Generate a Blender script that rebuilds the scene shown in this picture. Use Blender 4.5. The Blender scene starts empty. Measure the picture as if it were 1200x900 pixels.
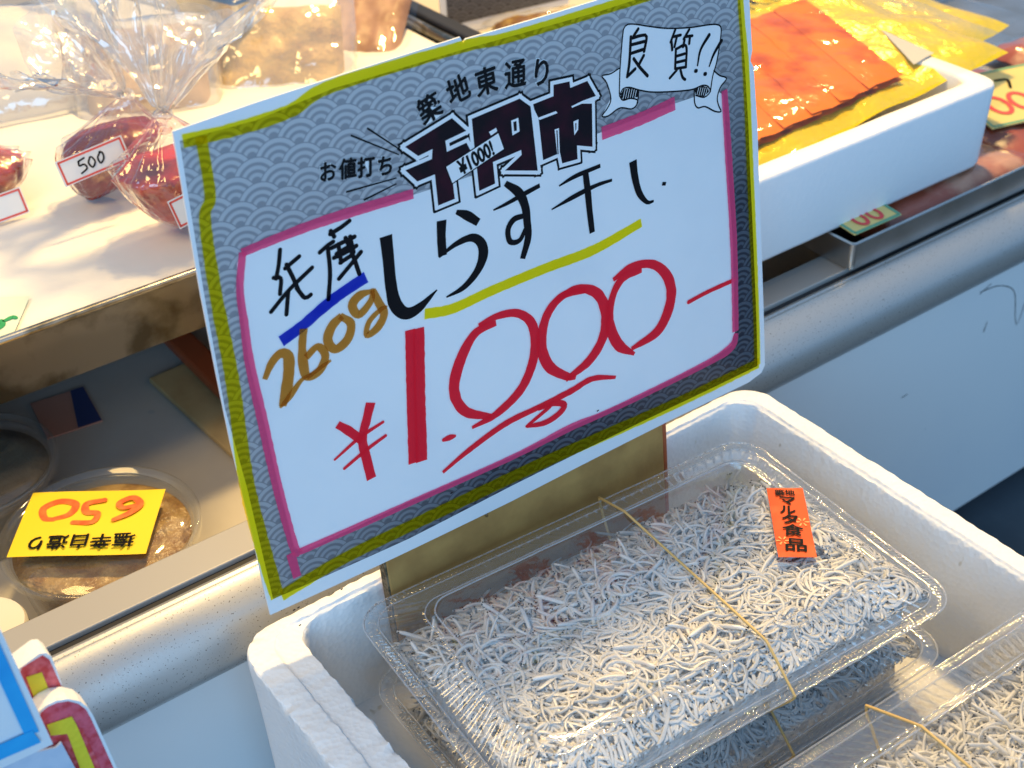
import bpy, bmesh, math, random
import numpy as np
from mathutils import Vector, Matrix, noise
from mathutils.geometry import tessellate_polygon

# ------------------------------------------------------------------ camera, world, light
scn = bpy.context.scene
col = scn.collection
cam_data = bpy.data.cameras.new('camera')
cam = bpy.data.objects.new('camera', cam_data)
col.objects.link(cam)
cam.matrix_world = Matrix(((0.80364, 0.36484, -0.47016, -0.15486),
                           (-0.59422, 0.44880, -0.66744, -0.39480),
                           (-0.03250, 0.81577, 0.57747, 0.40335),
                           (0, 0, 0, 1)))
cam_data.sensor_width = 36
cam_data.lens = 48.266
cam_data.clip_start = 0.01
cam_data.clip_end = 50
cam_data.dof.use_dof = True
cam_data.dof.focus_distance = 0.60
cam_data.dof.aperture_fstop = 15
scn.camera = cam

world = bpy.data.worlds.new('World')
scn.world = world
world.use_nodes = True
bg = world.node_tree.nodes['Background']
bg.inputs[0].default_value = (0.36, 0.62, 1.0, 1)
bg.inputs[1].default_value = 0.46

def area(name, loc, target, size, power, color, size_y=None):
    l = bpy.data.lights.new(name, 'AREA')
    l.energy = power
    l.color = color
    l.size = size
    if size_y:
        l.shape = 'RECTANGLE'
        l.size_y = size_y
    o = bpy.data.objects.new(name, l)
    col.objects.link(o)
    o.location = loc
    o.rotation_euler = (Vector(target) - Vector(loc)).to_track_quat('-Z', 'Y').to_euler()
    return o

# open street side: cool daylight; stall lamps: warm bulbs hung over the counter
area('daylight_from_street', (-1.2, -2.4, 0.95), (0.1, 0, 0), 2.4, 41, (0.35, 0.65, 1.0), 1.4)
WARM = (1.0, 0.66, 0.24)
area('stall_lamp', (0.60, 0.48, 1.15), (0.14, 0, 0), 0.10, 20.0, WARM)
area('stall_lamp', (-0.45, 0.08, 0.80), (0.0, 0.22, 0), 0.28, 3.2, WARM)
area('stall_lamp', (1.40, 0.90, 1.00), (0.60, 0.2, 0), 0.09, 6.0, WARM)

scn.view_settings.view_transform = 'Standard'
scn.view_settings.look = 'None'
scn.view_settings.exposure = 0.27
scn.view_settings.gamma = 1.0
scn.view_settings.use_curve_mapping = False
scn.cycles.use_denoising = True
scn.cycles.max_bounces = 10
scn.cycles.transparent_max_bounces = 40
scn.cycles.sample_clamp_indirect = 6
scn.cycles.caustics_reflective = False
scn.cycles.caustics_refractive = False

rnd = random.Random(7)
nr = np.random.RandomState(11)

# ------------------------------------------------------------------ materials
def mat(name, rgb, rough=0.5, metal=0.0, spec=0.5, coat=0.0, bump=None, var=None, speck=None):
    m = bpy.data.materials.new(name)
    m.use_nodes = True
    nt = m.node_tree
    b = nt.nodes['Principled BSDF']
    b.inputs['Base Color'].default_value = (*rgb, 1)
    b.inputs['Roughness'].default_value = rough
    b.inputs['Metallic'].default_value = metal
    b.inputs['Specular IOR Level'].default_value = spec
    b.inputs['Coat Weight'].default_value = coat
    tc = nt.nodes.new('ShaderNodeTexCoord')
    src = None
    if var:      # (scale, rgb2, contrast low, contrast high)
        n = nt.nodes.new('ShaderNodeTexNoise')
        n.inputs['Scale'].default_value = var[0]
        n.inputs['Detail'].default_value = 6
        nt.links.new(tc.outputs['Object'], n.inputs['Vector'])
        r = nt.nodes.new('ShaderNodeMapRange')
        r.inputs[1].default_value = var[2]
        r.inputs[2].default_value = var[3]
        nt.links.new(n.outputs['Fac'], r.inputs[0])
        mx = nt.nodes.new('ShaderNodeMix')
        mx.data_type = 'RGBA'
        mx.inputs[6].default_value = (*rgb, 1)
        mx.inputs[7].default_value = (*var[1], 1)
        nt.links.new(r.outputs[0], mx.inputs[0])
        src = mx.outputs[2]
    if speck:    # (scale, rgb, threshold)
        n = nt.nodes.new('ShaderNodeTexNoise')
        n.inputs['Scale'].default_value = speck[0]
        n.inputs['Detail'].default_value = 2
        nt.links.new(tc.outputs['Object'], n.inputs['Vector'])
        r = nt.nodes.new('ShaderNodeMapRange')
        r.inputs[1].default_value = speck[2]
        r.inputs[2].default_value = speck[2] + 0.04
        nt.links.new(n.outputs['Fac'], r.inputs[0])
        mx = nt.nodes.new('ShaderNodeMix')
        mx.data_type = 'RGBA'
        mx.inputs[6].default_value = (*rgb, 1)
        if src:
            nt.links.new(src, mx.inputs[6])
        mx.inputs[7].default_value = (*speck[1], 1)
        nt.links.new(r.outputs[0], mx.inputs[0])
        src = mx.outputs[2]
    if src:
        nt.links.new(src, b.inputs['Base Color'])
    if bump:     # (kind, scale, strength, distance)
        if bump[0] == 'voronoi':
            n = nt.nodes.new('ShaderNodeTexVoronoi')
            o = n.outputs['Distance']
        else:
            n = nt.nodes.new('ShaderNodeTexNoise')
            n.inputs['Detail'].default_value = 4
            o = n.outputs['Fac']
        n.inputs['Scale'].default_value = bump[1]
        nt.links.new(tc.outputs['Object'], n.inputs['Vector'])
        bp = nt.nodes.new('ShaderNodeBump')
        bp.inputs['Strength'].default_value = bump[2]
        bp.inputs['Distance'].default_value = bump[3]
        nt.links.new(o, bp.inputs['Height'])
        nt.links.new(bp.outputs['Normal'], b.inputs['Normal'])
    return m

def ink(name, rgb, body=None, share=0.0):
    """transparent marker ink: tints whatever print lies under it"""
    m = bpy.data.materials.new(name)
    m.use_nodes = True
    nt = m.node_tree
    nt.nodes.remove(nt.nodes['Principled BSDF'])
    t = nt.nodes.new('ShaderNodeBsdfTransparent')
    t.inputs[0].default_value = (*rgb, 1)
    tc = nt.nodes.new('ShaderNodeTexCoord')
    n = nt.nodes.new('ShaderNodeTexNoise')
    n.inputs['Scale'].default_value = 90
    n.inputs['Detail'].default_value = 3
    mx = nt.nodes.new('ShaderNodeMix')
    mx.data_type = 'RGBA'
    mx.inputs[6].default_value = (*[c ** 1.25 for c in rgb], 1)
    mx.inputs[7].default_value = (*[c ** 0.88 for c in rgb], 1)
    nt.links.new(tc.outputs['Object'], n.inputs['Vector'])
    nt.links.new(n.outputs['Fac'], mx.inputs[0])
    nt.links.new(mx.outputs[2], t.inputs[0])
    out = t.outputs[0]
    if body:
        df = nt.nodes.new('ShaderNodeBsdfDiffuse')
        df.inputs[0].default_value = (*body, 1)
        ms = nt.nodes.new('ShaderNodeMixShader')
        ms.inputs[0].default_value = share
        nt.links.new(out, ms.inputs[1])
        nt.links.new(df.outputs[0], ms.inputs[2])
        out = ms.outputs[0]
    nt.links.new(out, nt.nodes['Material Output'].inputs[0])
    return m

def film(name, tint=(1, 1, 1), rough=0.05, haze=0.05, haze_rgb=(0.9, 0.9, 0.9), bump=None, gain=1.0):
    """thin clear plastic sheet: see-through with a Fresnel gloss and a little haze"""
    m = bpy.data.materials.new(name)
    m.use_nodes = True
    nt = m.node_tree
    nt.nodes.remove(nt.nodes['Principled BSDF'])
    t = nt.nodes.new('ShaderNodeBsdfTransparent')
    t.inputs[0].default_value = (*tint, 1)
    g = nt.nodes.new('ShaderNodeBsdfGlossy')
    g.inputs['Roughness'].default_value = rough
    g.inputs[0].default_value = (1, 1, 1, 1)
    d = nt.nodes.new('ShaderNodeBsdfDiffuse')
    d.inputs[0].default_value = (*haze_rgb, 1)
    m1 = nt.nodes.new('ShaderNodeMixShader')
    m1.inputs[0].default_value = haze
    nt.links.new(t.outputs[0], m1.inputs[1])
    nt.links.new(d.outputs[0], m1.inputs[2])
    fr = nt.nodes.new('ShaderNodeLayerWeight')
    fr.inputs[0].default_value = 0.5
    p5 = nt.nodes.new('ShaderNodeMath')
    p5.operation = 'POWER'
    p5.inputs[1].default_value = 4.5
    nt.links.new(fr.outputs['Facing'], p5.inputs[0])
    sc = nt.nodes.new('ShaderNodeMath')
    sc.operation = 'MULTIPLY_ADD'
    sc.inputs[1].default_value = 0.90
    sc.inputs[2].default_value = 0.055
    nt.links.new(p5.outputs[0], sc.inputs[0])
    mul = nt.nodes.new('ShaderNodeMath')
    mul.operation = 'MULTIPLY'
    mul.use_clamp = True
    mul.inputs[1].default_value = gain
    m2 = nt.nodes.new('ShaderNodeMixShader')
    nt.links.new(sc.outputs[0], mul.inputs[0])
    nt.links.new(mul.outputs[0], m2.inputs[0])
    nt.links.new(m1.outputs[0], m2.inputs[1])
    nt.links.new(g.outputs[0], m2.inputs[2])
    if bump:
        tc = nt.nodes.new('ShaderNodeTexCoord')
        n = nt.nodes.new('ShaderNodeTexNoise')
        n.inputs['Scale'].default_value = bump[0]
        n.inputs['Detail'].default_value = 3
        nt.links.new(tc.outputs['Object'], n.inputs['Vector'])
        bp = nt.nodes.new('ShaderNodeBump')
        bp.inputs['Strength'].default_value = bump[1]
        bp.inputs['Distance'].default_value = bump[2]
        nt.links.new(n.outputs['Fac'], bp.inputs['Height'])
        for q in (g, fr, d):
            nt.links.new(bp.outputs['Normal'], q.inputs['Normal'])
    nt.links.new(m2.outputs[0], nt.nodes['Material Output'].inputs[0])
    return m

def wave_print(name, charcoal=False):
    """overlapping-wave (seigaiha) print; circles of 8 mm radius, rows stacked every 4 mm"""
    m = bpy.data.materials.new(name)
    m.use_nodes = True
    nt = m.node_tree
    b = nt.nodes['Principled BSDF']
    b.inputs['Roughness'].default_value = 0.42
    tc = nt.nodes.new('ShaderNodeTexCoord')
    sp = nt.nodes.new('ShaderNodeSeparateXYZ')
    nt.links.new(tc.outputs['Object'], sp.inputs[0])
    def M(op, a, c=None, d=None):
        n = nt.nodes.new('ShaderNodeMath')
        n.operation = op
        for i, v in enumerate((a, c, d)):
            if v is None:
                continue
            if isinstance(v, (int, float)):
                n.inputs[i].default_value = v
            else:
                nt.links.new(v, n.inputs[i])
        return n.outputs[0]
    RAD = 0.0094
    x = M('DIVIDE', sp.outputs[0], RAD)
    y = M('DIVIDE', sp.outputs[1], RAD)
    j0 = M('FLOOR', M('MULTIPLY', y, 2.0))
    dist = []
    for k in (-1, 0, 1):
        j = M('ADD', j0, k)
        dy = M('SUBTRACT', y, M('MULTIPLY', j, 0.5))
        off = M('FLOORED_MODULO', j, 2.0)
        xx = M('SUBTRACT', M('FLOORED_MODULO', M('ADD', M('SUBTRACT', x, off), 1.0), 2.0), 1.0)
        dist.append(M('SQRT', M('ADD', M('MULTIPLY', xx, xx), M('MULTIPLY', dy, dy))))
    in0 = M('LESS_THAN', dist[0], 1.0)
    in1 = M('LESS_THAN', dist[1], 1.0)
    def sel(f, a, c):
        return M('ADD', M('MULTIPLY', f, a), M('MULTIPLY', M('SUBTRACT', 1.0, f), c))
    d = sel(in0, dist[0], sel(in1, dist[1], dist[2]))
    ramp = nt.nodes.new('ShaderNodeValToRGB')
    cr = ramp.color_ramp
    cr.interpolation = 'LINEAR'
    stops = [(0.0, .05), (.20, .1), (.25, .9), (.35, .9), (.40, .1), (.48, .1), (.53, .95), (.63, .95), (.68, .1), (.76, .1), (.81, 1), (.94, 1), (.975, .0)]
    while len(cr.elements) < len(stops):
        cr.elements.new(0.5)
    for e, (p, v) in zip(cr.elements, stops):
        e.position = p
        e.color = (v, v, v, 1)
    nt.links.new(d, ramp.inputs[0])
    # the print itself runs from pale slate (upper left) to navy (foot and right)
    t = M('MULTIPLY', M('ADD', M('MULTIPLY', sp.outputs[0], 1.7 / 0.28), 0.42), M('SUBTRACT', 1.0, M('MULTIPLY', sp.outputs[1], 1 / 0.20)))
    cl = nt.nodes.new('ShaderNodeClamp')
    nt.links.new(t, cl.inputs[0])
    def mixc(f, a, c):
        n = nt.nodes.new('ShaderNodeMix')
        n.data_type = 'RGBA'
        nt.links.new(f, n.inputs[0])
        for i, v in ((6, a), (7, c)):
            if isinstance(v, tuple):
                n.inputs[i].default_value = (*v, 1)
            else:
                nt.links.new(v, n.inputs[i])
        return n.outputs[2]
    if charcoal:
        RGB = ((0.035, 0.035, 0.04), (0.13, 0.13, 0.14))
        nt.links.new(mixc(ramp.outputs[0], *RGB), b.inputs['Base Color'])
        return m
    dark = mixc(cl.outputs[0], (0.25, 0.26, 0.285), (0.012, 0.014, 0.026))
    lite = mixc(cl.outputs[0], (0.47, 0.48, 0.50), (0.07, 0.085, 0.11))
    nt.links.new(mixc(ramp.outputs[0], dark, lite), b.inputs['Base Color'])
    return m

PAPER = mat('white_card_paper', (0.82, 0.83, 0.84), 0.5, spec=0.3, var=(14, (0.76, 0.78, 0.80), .45, .7))
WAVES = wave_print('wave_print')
BLACK = mat('black_marker_ink', (0.006, 0.006, 0.008), 0.7, spec=0.12)
PRINT_BLACK = mat('black_print_ink', (0.007, 0.008, 0.010), 0.7, spec=0.12)
LOGO_INK = mat('dark_maroon_print', (0.008, 0.006, 0.010), 0.6, spec=0.15, var=(60, (0.030, 0.006, 0.014), .42, .62))
INKS = {'black_thick': BLACK, 'black_thin': BLACK, 'black_print': PRINT_BLACK, 'paper_line': PAPER,
        'yellow': ink('yellow_marker_ink', (0.98, 0.88, 0.12), (1.0, 0.74, 0.01), 0.09), 'red': ink('red_marker_ink', (0.93, 0.22, 0.26), (1.0, 0.025, 0.05), 0.6),
        'blue': ink('blue_marker_ink', (0.14, 0.20, 0.70)), 'brown': ink('brown_marker_ink', (0.80, 0.53, 0.22), (0.60, 0.22, 0.03), 0.3),
        'pink': ink('pink_marker_ink', (0.99, 0.48, 0.62), (1.0, 0.10, 0.26), 0.55)}
FOAM = mat('expanded_polystyrene', (0.86, 0.87, 0.87), 0.75, spec=0.25, bump=('voronoi', 400, 0.45, 0.0006), var=(30, (0.80, 0.82, 0.83), .4, .7), speck=(90, (0.62, 0.60, 0.54), .74))
FOAM_SMOOTH = mat('smooth_polystyrene', (0.84, 0.85, 0.86), 0.6, spec=0.3, bump=('voronoi', 300, 0.22, 0.0006))
CARDBOARD = mat('cardboard', (0.52, 0.285, 0.09), 0.85, spec=0.2, bump=('noise', 500, 0.25, 0.0004), var=(60, (0.42, 0.22, 0.07), .4, .65))
CARDBOARD_END = mat('cardboard_cut_edge', (0.27, 0.20, 0.12), 0.9, spec=0.1, bump=('noise', 900, 0.8, 0.001), var=(400, (0.10, 0.08, 0.05), .45, .6))
STEEL = mat('stainless_steel', (0.62, 0.62, 0.61), 0.26, 1.0, var=(40, (0.50, 0.49, 0.46), .4, .7))
STEEL_DULL = mat('worn_steel_tray', (0.56, 0.55, 0.50), 0.32, 1.0, var=(34, (0.22, 0.20, 0.15), .48, .62), bump=('noise', 60, 0.12, 0.002))
RAIL = mat('pitted_aluminium_rail', (0.62, 0.62, 0.60), 0.38, 0.75, speck=(1300, (0.16, 0.14, 0.11), .66), bump=('noise', 700, 0.12, 0.0004))
STRIP = mat('grey_anodised_strip', (0.40, 0.39, 0.37), 0.45, 0.3)
GASKET = mat('black_rubber_gasket', (0.012, 0.013, 0.018), 0.5)
PANEL = mat('scuffed_white_panel', (0.78, 0.80, 0.80), 0.38, spec=0.4, var=(9, (0.74, 0.77, 0.79), .45, .7), speck=(46, (0.42, 0.45, 0.48), .77))
WELL = mat('grey_case_floor', (0.58, 0.55, 0.50), 0.42, 0.1, var=(12, (0.48, 0.45, 0.41), .4, .7), speck=(55, (0.48, 0.48, 0.46), .72))
DARK = mat('dark_shadow_steel', (0.05, 0.05, 0.055), 0.5, 0.3)  # dark base; on the riser it paints in the shade below the tray
FLOOR = mat('blue_grey_floor', (0.05, 0.07, 0.09), 0.6, var=(12, (0.03, 0.045, 0.06), .4, .6))
LID = film('clear_lid_plastic', (1.0, 1.0, 1.0), 0.05, 0.02, (0.9, 0.92, 0.95), bump=(70, 0.35, 0.0012), gain=1.35)
TRAYPL = film('clear_tray_plastic', (0.985, 0.985, 0.985), 0.06, 0.04, (0.9, 0.92, 0.95), gain=1.7)
BAGFILM = film('crinkled_bag_film', (0.98, 0.98, 0.98), 0.12, 0.22, (0.94, 0.90, 0.85), bump=(45, 0.8, 0.004), gain=2.2)
BODYFILM = film('stretched_bag_film', (0.99, 0.99, 0.99), 0.07, 0.04, (0.9, 0.88, 0.84), bump=(60, 0.9, 0.004), gain=1.8)
PACKFILM = film('vacuum_pack_film', (0.99, 0.99, 0.98), 0.07, 0.004, (0.9, 0.9, 0.9), bump=(30, 0.6, 0.004), gain=0.75)
CUPFILM = film('clear_cup_plastic', (0.96, 0.96, 0.95), 0.06, 0.03, (0.8, 0.8, 0.78), gain=1.0)
FISH = mat('pale_whitebait_flesh', (0.94, 0.94, 0.92), 0.30, spec=0.5, var=(60, (0.74, 0.76, 0.77), .40, .66))
_nt = FISH.node_tree
_tr = _nt.nodes.new('ShaderNodeBsdfTranslucent')
_tr.inputs[0].default_value = (0.88, 0.88, 0.86, 1)
_ms = _nt.nodes.new('ShaderNodeMixShader')
_ms.inputs[0].default_value = 0.20
_nt.links.new(_nt.nodes['Principled BSDF'].outputs[0], _ms.inputs[1])
_nt.links.new(_tr.outputs[0], _ms.inputs[2])
_tp = _nt.nodes.new('ShaderNodeBsdfTransparent')
_m2 = _nt.nodes.new('ShaderNodeMixShader')
_m2.inputs[0].default_value = 0.12
_nt.links.new(_ms.outputs[0], _m2.inputs[1])
_nt.links.new(_tp.outputs[0], _m2.inputs[2])
_nt.links.new(_m2.outputs[0], _nt.nodes['Material Output'].inputs[0])
EYE = mat('whitebait_eye', (0.01, 0.01, 0.012), 0.2)
FISHBED = mat('whitebait_underlayer', (0.86, 0.86, 0.85), 0.5, bump=('noise', 260, 0.9, 0.003), var=(160, (0.62, 0.62, 0.63), .42, .6))
RUBBER = mat('amber_rubber_band', (0.62, 0.44, 0.17), 0.45)
ORANGE = mat('orange_sticker_paper', (0.74, 0.075, 0.012), 0.5, spec=0.25, var=(70, (0.80, 0.12, 0.03), .5, .68))
YELLOW = mat('yellow_card', (0.85, 0.62, 0.02), 0.6)
PALEYELLOW = mat('pale_yellow_card', (0.66, 0.56, 0.20), 0.5)
ORANGE_INK = mat('orange_red_marker', (0.78, 0.10, 0.02), 0.6, var=(200, (0.85, 0.19, 0.04), .4, .65))
REDMEAT = mat('red_roe_contents', (0.62, 0.045, 0.015), 0.22, spec=0.6, var=(40, (0.16, 0.010, 0.008), .42, .62), bump=('noise', 120, 0.5, 0.003))
DARKMEAT = mat('dark_red_block', (0.24, 0.022, 0.014), 0.25, spec=0.6, var=(35, (0.34, 0.03, 0.02), .45, .62), bump=('noise', 90, 0.4, 0.003))
AMBER = mat('amber_pickle', (0.46, 0.31, 0.12), 0.3, spec=0.5, var=(90, (0.28, 0.15, 0.04), .4, .62), bump=('noise', 160, 0.8, 0.004))
YELLOWFOOD = mat('yellow_dried_food', (0.72, 0.45, 0.08), 0.45, var=(38, (0.42, 0.22, 0.03), .45, .65), bump=('noise', 90, 0.9, 0.006))
BACON = mat('cured_red_meat', (0.34, 0.075, 0.035), 0.3, var=(22, (0.55, 0.30, 0.20), .52, .66), bump=('noise', 60, 0.4, 0.003))
LABELPAPER = mat('white_label_paper', (0.82, 0.80, 0.76), 0.55)
LABELRED = mat('red_label_frame', (0.72, 0.09, 0.06), 0.55)
CREAM = mat('white_tray_paper', (0.82, 0.80, 0.76), 0.7, bump=('noise', 18, 0.25, 0.006), var=(12, (0.76, 0.74, 0.69), .4, .7))
GOLD = mat('gold_foil', (0.98, 0.72, 0.012), 0.20, 0.40, bump=('noise', 30, 0.8, 0.008))
SALMON = mat('smoked_salmon', (0.72, 0.165, 0.002), 0.45, spec=0.08, var=(34, (0.40, 0.055, 0.002), .48, .68), bump=('noise', 45, 0.25, 0.002))
TAPEBLUE = mat('blue_marker_frame', (0.02, 0.33, 0.72), 0.5, var=(30, (0.03, 0.42, 0.80), .4, .6))
REDPAINT = mat('red_painted_foam', (0.62, 0.045, 0.05), 0.6, var=(260, (0.80, 0.16, 0.18), .42, .62), bump=('voronoi', 420, 0.3, 0.0008))
YELPAINT = mat('yellow_painted_foam', (0.82, 0.66, 0.03), 0.6, bump=('voronoi', 420, 0.3, 0.0008))
PALEBLUE = mat('pale_blue_card', (0.50, 0.58, 0.70), 0.6, var=(120, (0.58, 0.64, 0.74), .4, .6))
GREENINK = mat('green_marker', (0.02, 0.30, 0.10), 0.6)
PALEGREEN = mat('pale_green_card', (0.62, 0.74, 0.62), 0.6)
REDINK = mat('red_marker_on_card', (0.66, 0.06, 0.07), 0.6)
GREEN = mat('green_card_edge', (0.12, 0.34, 0.22), 0.6)
CAPMAT = mat('white_jar_cap', (0.72, 0.68, 0.58), 0.45)
NAVY = mat('navy_label_print', (0.03, 0.05, 0.16), 0.5)
SALMONPINK = mat('pink_label_print', (0.50, 0.26, 0.20), 0.5)
LACQUER = mat('red_lacquer_edge', (0.42, 0.09, 0.03), 0.4)
WOODY = mat('pale_wood_board', (0.52, 0.38, 0.18), 0.6, var=(40, (0.42, 0.29, 0.13), .4, .65))
SIGNDARK = wave_print('charcoal_wave_print', True)

# ------------------------------------------------------------------ mesh helpers (world space authoring)
WM = {}            # world matrix of every object made here
def reg(o, M):
    WM[o.name] = M
    return o

def empty(name, loc, label=None, cat=None, group=None, M=None):
    o = bpy.data.objects.new(name, None)
    o.empty_display_size = 0.02
    col.objects.link(o)
    M = M or Matrix.Translation(loc)
    o.matrix_world = M
    reg(o, M)
    tag(o, label, cat, group)
    return o

def tag(o, label=None, cat=None, group=None, kind=None):
    if label: o['label'] = label
    if cat: o['category'] = cat
    if group: o['group'] = group
    if kind: o['kind'] = kind
    return o

def mk(name, verts, faces, m, parent=None, smooth=False, local=False, M=None, sharp=None):
    """one mesh object; verts are world coordinates unless local=True"""
    V = np.asarray([tuple(v) for v in verts], dtype=float)
    if parent is not None:
        PM = WM[parent.name]
        if not local:
            inv = np.array(PM.inverted())
            V = V @ inv[:3, :3].T + inv[:3, 3]
        OM = PM
    else:
        if M is None:
            base = Vector(((V[:, 0].min() + V[:, 0].max()) / 2, (V[:, 1].min() + V[:, 1].max()) / 2, V[:, 2].min()))
            V = V - np.array(base)
            OM = Matrix.Translation(base)
        else:
            OM = M
            if not local:
                inv = np.array(OM.inverted())
                V = V @ inv[:3, :3].T + inv[:3, 3]
    me = bpy.data.meshes.new(name)
    me.from_pydata(V.tolist(), [], [tuple(f) for f in faces])
    for q in (m if isinstance(m, (list, tuple)) else [m]):
        me.materials.append(q)
    if smooth:
        me.polygons.foreach_set('use_smooth', [True] * len(me.polygons))
    me.update()
    if smooth and sharp:
        me.set_sharp_from_angle(angle=math.radians(sharp))
    o = bpy.data.objects.new(name, me)
    col.objects.link(o)
    if parent is not None:
        o.parent = parent
    else:
        o.matrix_world = OM
    return reg(o, OM)

class Buf:
    def __init__(s):
        s.v, s.f = [], []
    def add(s, v, f):
        n = len(s.v)
        s.v += [tuple(p) for p in v]
        s.f += [tuple(i + n for i in q) for q in f]
        return s

def boxgeo(x0, x1, y0, y1, z0, z1, bev=0.0):
    """box with chamfered edges"""
    b = min(bev, (x1 - x0) / 2.01, (y1 - y0) / 2.01, (z1 - z0) / 2.01)
    if b <= 0:
        v = [(x, y, z) for z in (z0, z1) for y in (y0, y1) for x in (x0, x1)]
        return v, [(0, 2, 3, 1), (4, 5, 7, 6), (0, 1, 5, 4), (2, 6, 7, 3), (0, 4, 6, 2), (1, 3, 7, 5)]
    bm = bmesh.new()
    bmesh.ops.create_cube(bm, size=1)
    for w in bm.verts:
        w.co = Vector(((x0 + x1) / 2 + w.co.x * (x1 - x0), (y0 + y1) / 2 + w.co.y * (y1 - y0), (z0 + z1) / 2 + w.co.z * (z1 - z0)))
    bmesh.ops.bevel(bm, geom=bm.edges[:], offset=b, segments=2, affect='EDGES', profile=0.5)
    bm.verts.index_update()
    v = [w.co[:] for w in bm.verts]
    f = [[w.index for w in q.verts] for q in bm.faces]
    bm.free()
    return v, f

def frame(o, x, y, z=None):
    x = Vector(x).normalized()
    y = Vector(y)
    y = (y - x * y.dot(x)).normalized()
    z = x.cross(y)
    return Matrix(((x.x, y.x, z.x, o[0]), (x.y, y.y, z.y, o[1]), (x.z, y.z, z.z, o[2]), (0, 0, 0, 1)))

def xf(M, v):
    return [(M @ Vector(p))[:] for p in v]

def fill(poly, z=0.0, maxlen=None, bend=None):
    """flat polygon (possibly concave) as triangles, optionally subdivided and bent"""
    pts = [Vector((p[0], p[1], 0)) for p in poly]
    tri = tessellate_polygon([pts])
    bm = bmesh.new()
    vs = [bm.verts.new(p) for p in pts]
    for t in tri:
        try:
            bm.faces.new([vs[i] for i in t])
        except ValueError:
            pass
    if maxlen:
        for _ in range(6):
            e = [q for q in bm.edges if q.calc_length() > maxlen]
            if not e:
                break
            bmesh.ops.subdivide_edges(bm, edges=e, cuts=1)
            bmesh.ops.triangulate(bm, faces=bm.faces[:])
    bmesh.ops.recalc_face_normals(bm, faces=bm.faces[:])
    bm.normal_update()
    if sum(f.normal.z * f.calc_area() for f in bm.faces) < 0:
        bmesh.ops.reverse_faces(bm, faces=bm.faces[:])
    bm.verts.index_update()
    v = [(w.co.x, w.co.y, z + (bend(w.co.x, w.co.y) if bend else 0)) for w in bm.verts]
    f = [[w.index for w in q.verts] for q in bm.faces]
    bm.free()
    return v, f

def catmull(P, step):
    P = [np.array(p, float) for p in P]
    if len(P) == 2:
        n = max(2, int(np.linalg.norm(P[1][:2] - P[0][:2]) / step))
        return [P[0] + (P[1] - P[0]) * i / n for i in range(n + 1)]
    Q = [2 * P[0] - P[1]] + P + [2 * P[-1] - P[-2]]
    out = []
    for i in range(1, len(Q) - 2):
        n = max(2, int(np.linalg.norm(Q[i + 1][:2] - Q[i][:2]) / step))
        for k in range(n):
            t = k / n
            a, b, c, d = Q[i - 1], Q[i], Q[i + 1], Q[i + 2]
            out.append(.5 * ((2 * b) + (c - a) * t + (2 * a - 5 * b + 4 * c - d) * t * t + (3 * b - a - 3 * c + d) * t ** 3))
    out.append(P[-1])
    return out

def ribbon(pts, z=0.0, dz=0.0, step=1.0, round_ends=False, bend=None, wob=0.0, closed=False):
    """pen stroke: (x, y, width) control points swept to a flat band"""
    S = catmull(pts, step)
    if round_ends:
        def cap(p, q):
            d = (p - q)[:2]
            d = d / (np.linalg.norm(d) + 1e-9)
            out = []
            for a in (0.35, 0.7, 0.95):
                out.append(np.array([*(p[:2] + d * p[2] / 2 * a), p[2] * math.sqrt(1 - a * a)]))
            return out
        S = cap(S[0], S[1])[::-1] + S + cap(S[-1], S[-2])
    n = len(S)
    v, f = [], []
    for i, p in enumerate(S):
        a, b = S[max(0, i - 1)], S[min(n - 1, i + 1)]
        d = (b - a)[:2]
        d = d / (np.linalg.norm(d) + 1e-9)
        w = max(p[2], 0.05) / 2
        w *= 1 + wob * noise.noise(Vector((p[0] * .35, p[1] * .35, 3)))
        zz = z + dz * i / max(1, n - 1)
        for sgn in (1, -1):
            x, y = p[0] - d[1] * w * sgn, p[1] + d[0] * w * sgn
            v.append((x, y, zz + (bend(x, y) if bend else 0)))
    for i in range(n - 1):
        f.append((2 * i, 2 * i + 1, 2 * i + 3, 2 * i + 2))
    return v, f

def tube(path, r, n=6, closed=False):
    P = [Vector(p) for p in path]
    N = len(P)
    v, f = [], []
    up = Vector((0.13, 0.21, 0.97))
    for i, p in enumerate(P):
        a = P[(i - 1) % N] if (closed or i > 0) else p
        b = P[(i + 1) % N] if (closed or i < N - 1) else p
        d = (b - a).normalized()
        s = d.cross(up)
        if s.length < 1e-4:
            s = d.cross(Vector((1, 0, 0)))
        s.normalize()
        u = s.cross(d)
        rr = r[i] if isinstance(r, (list, tuple)) else r
        for k in range(n):
            t = 2 * math.pi * k / n
            v.append((p + s * math.cos(t) * rr + u * math.sin(t) * rr)[:])
    for i in range(N if closed else N - 1):
        j = (i + 1) % N
        for k in range(n):
            f.append((i * n + k, i * n + (k + 1) % n, j * n + (k + 1) % n, j * n + k))
    if not closed:
        f.append(tuple(range(n))[::-1])
        f.append(tuple((N - 1) * n + k for k in range(n)))
    return v, f

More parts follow.
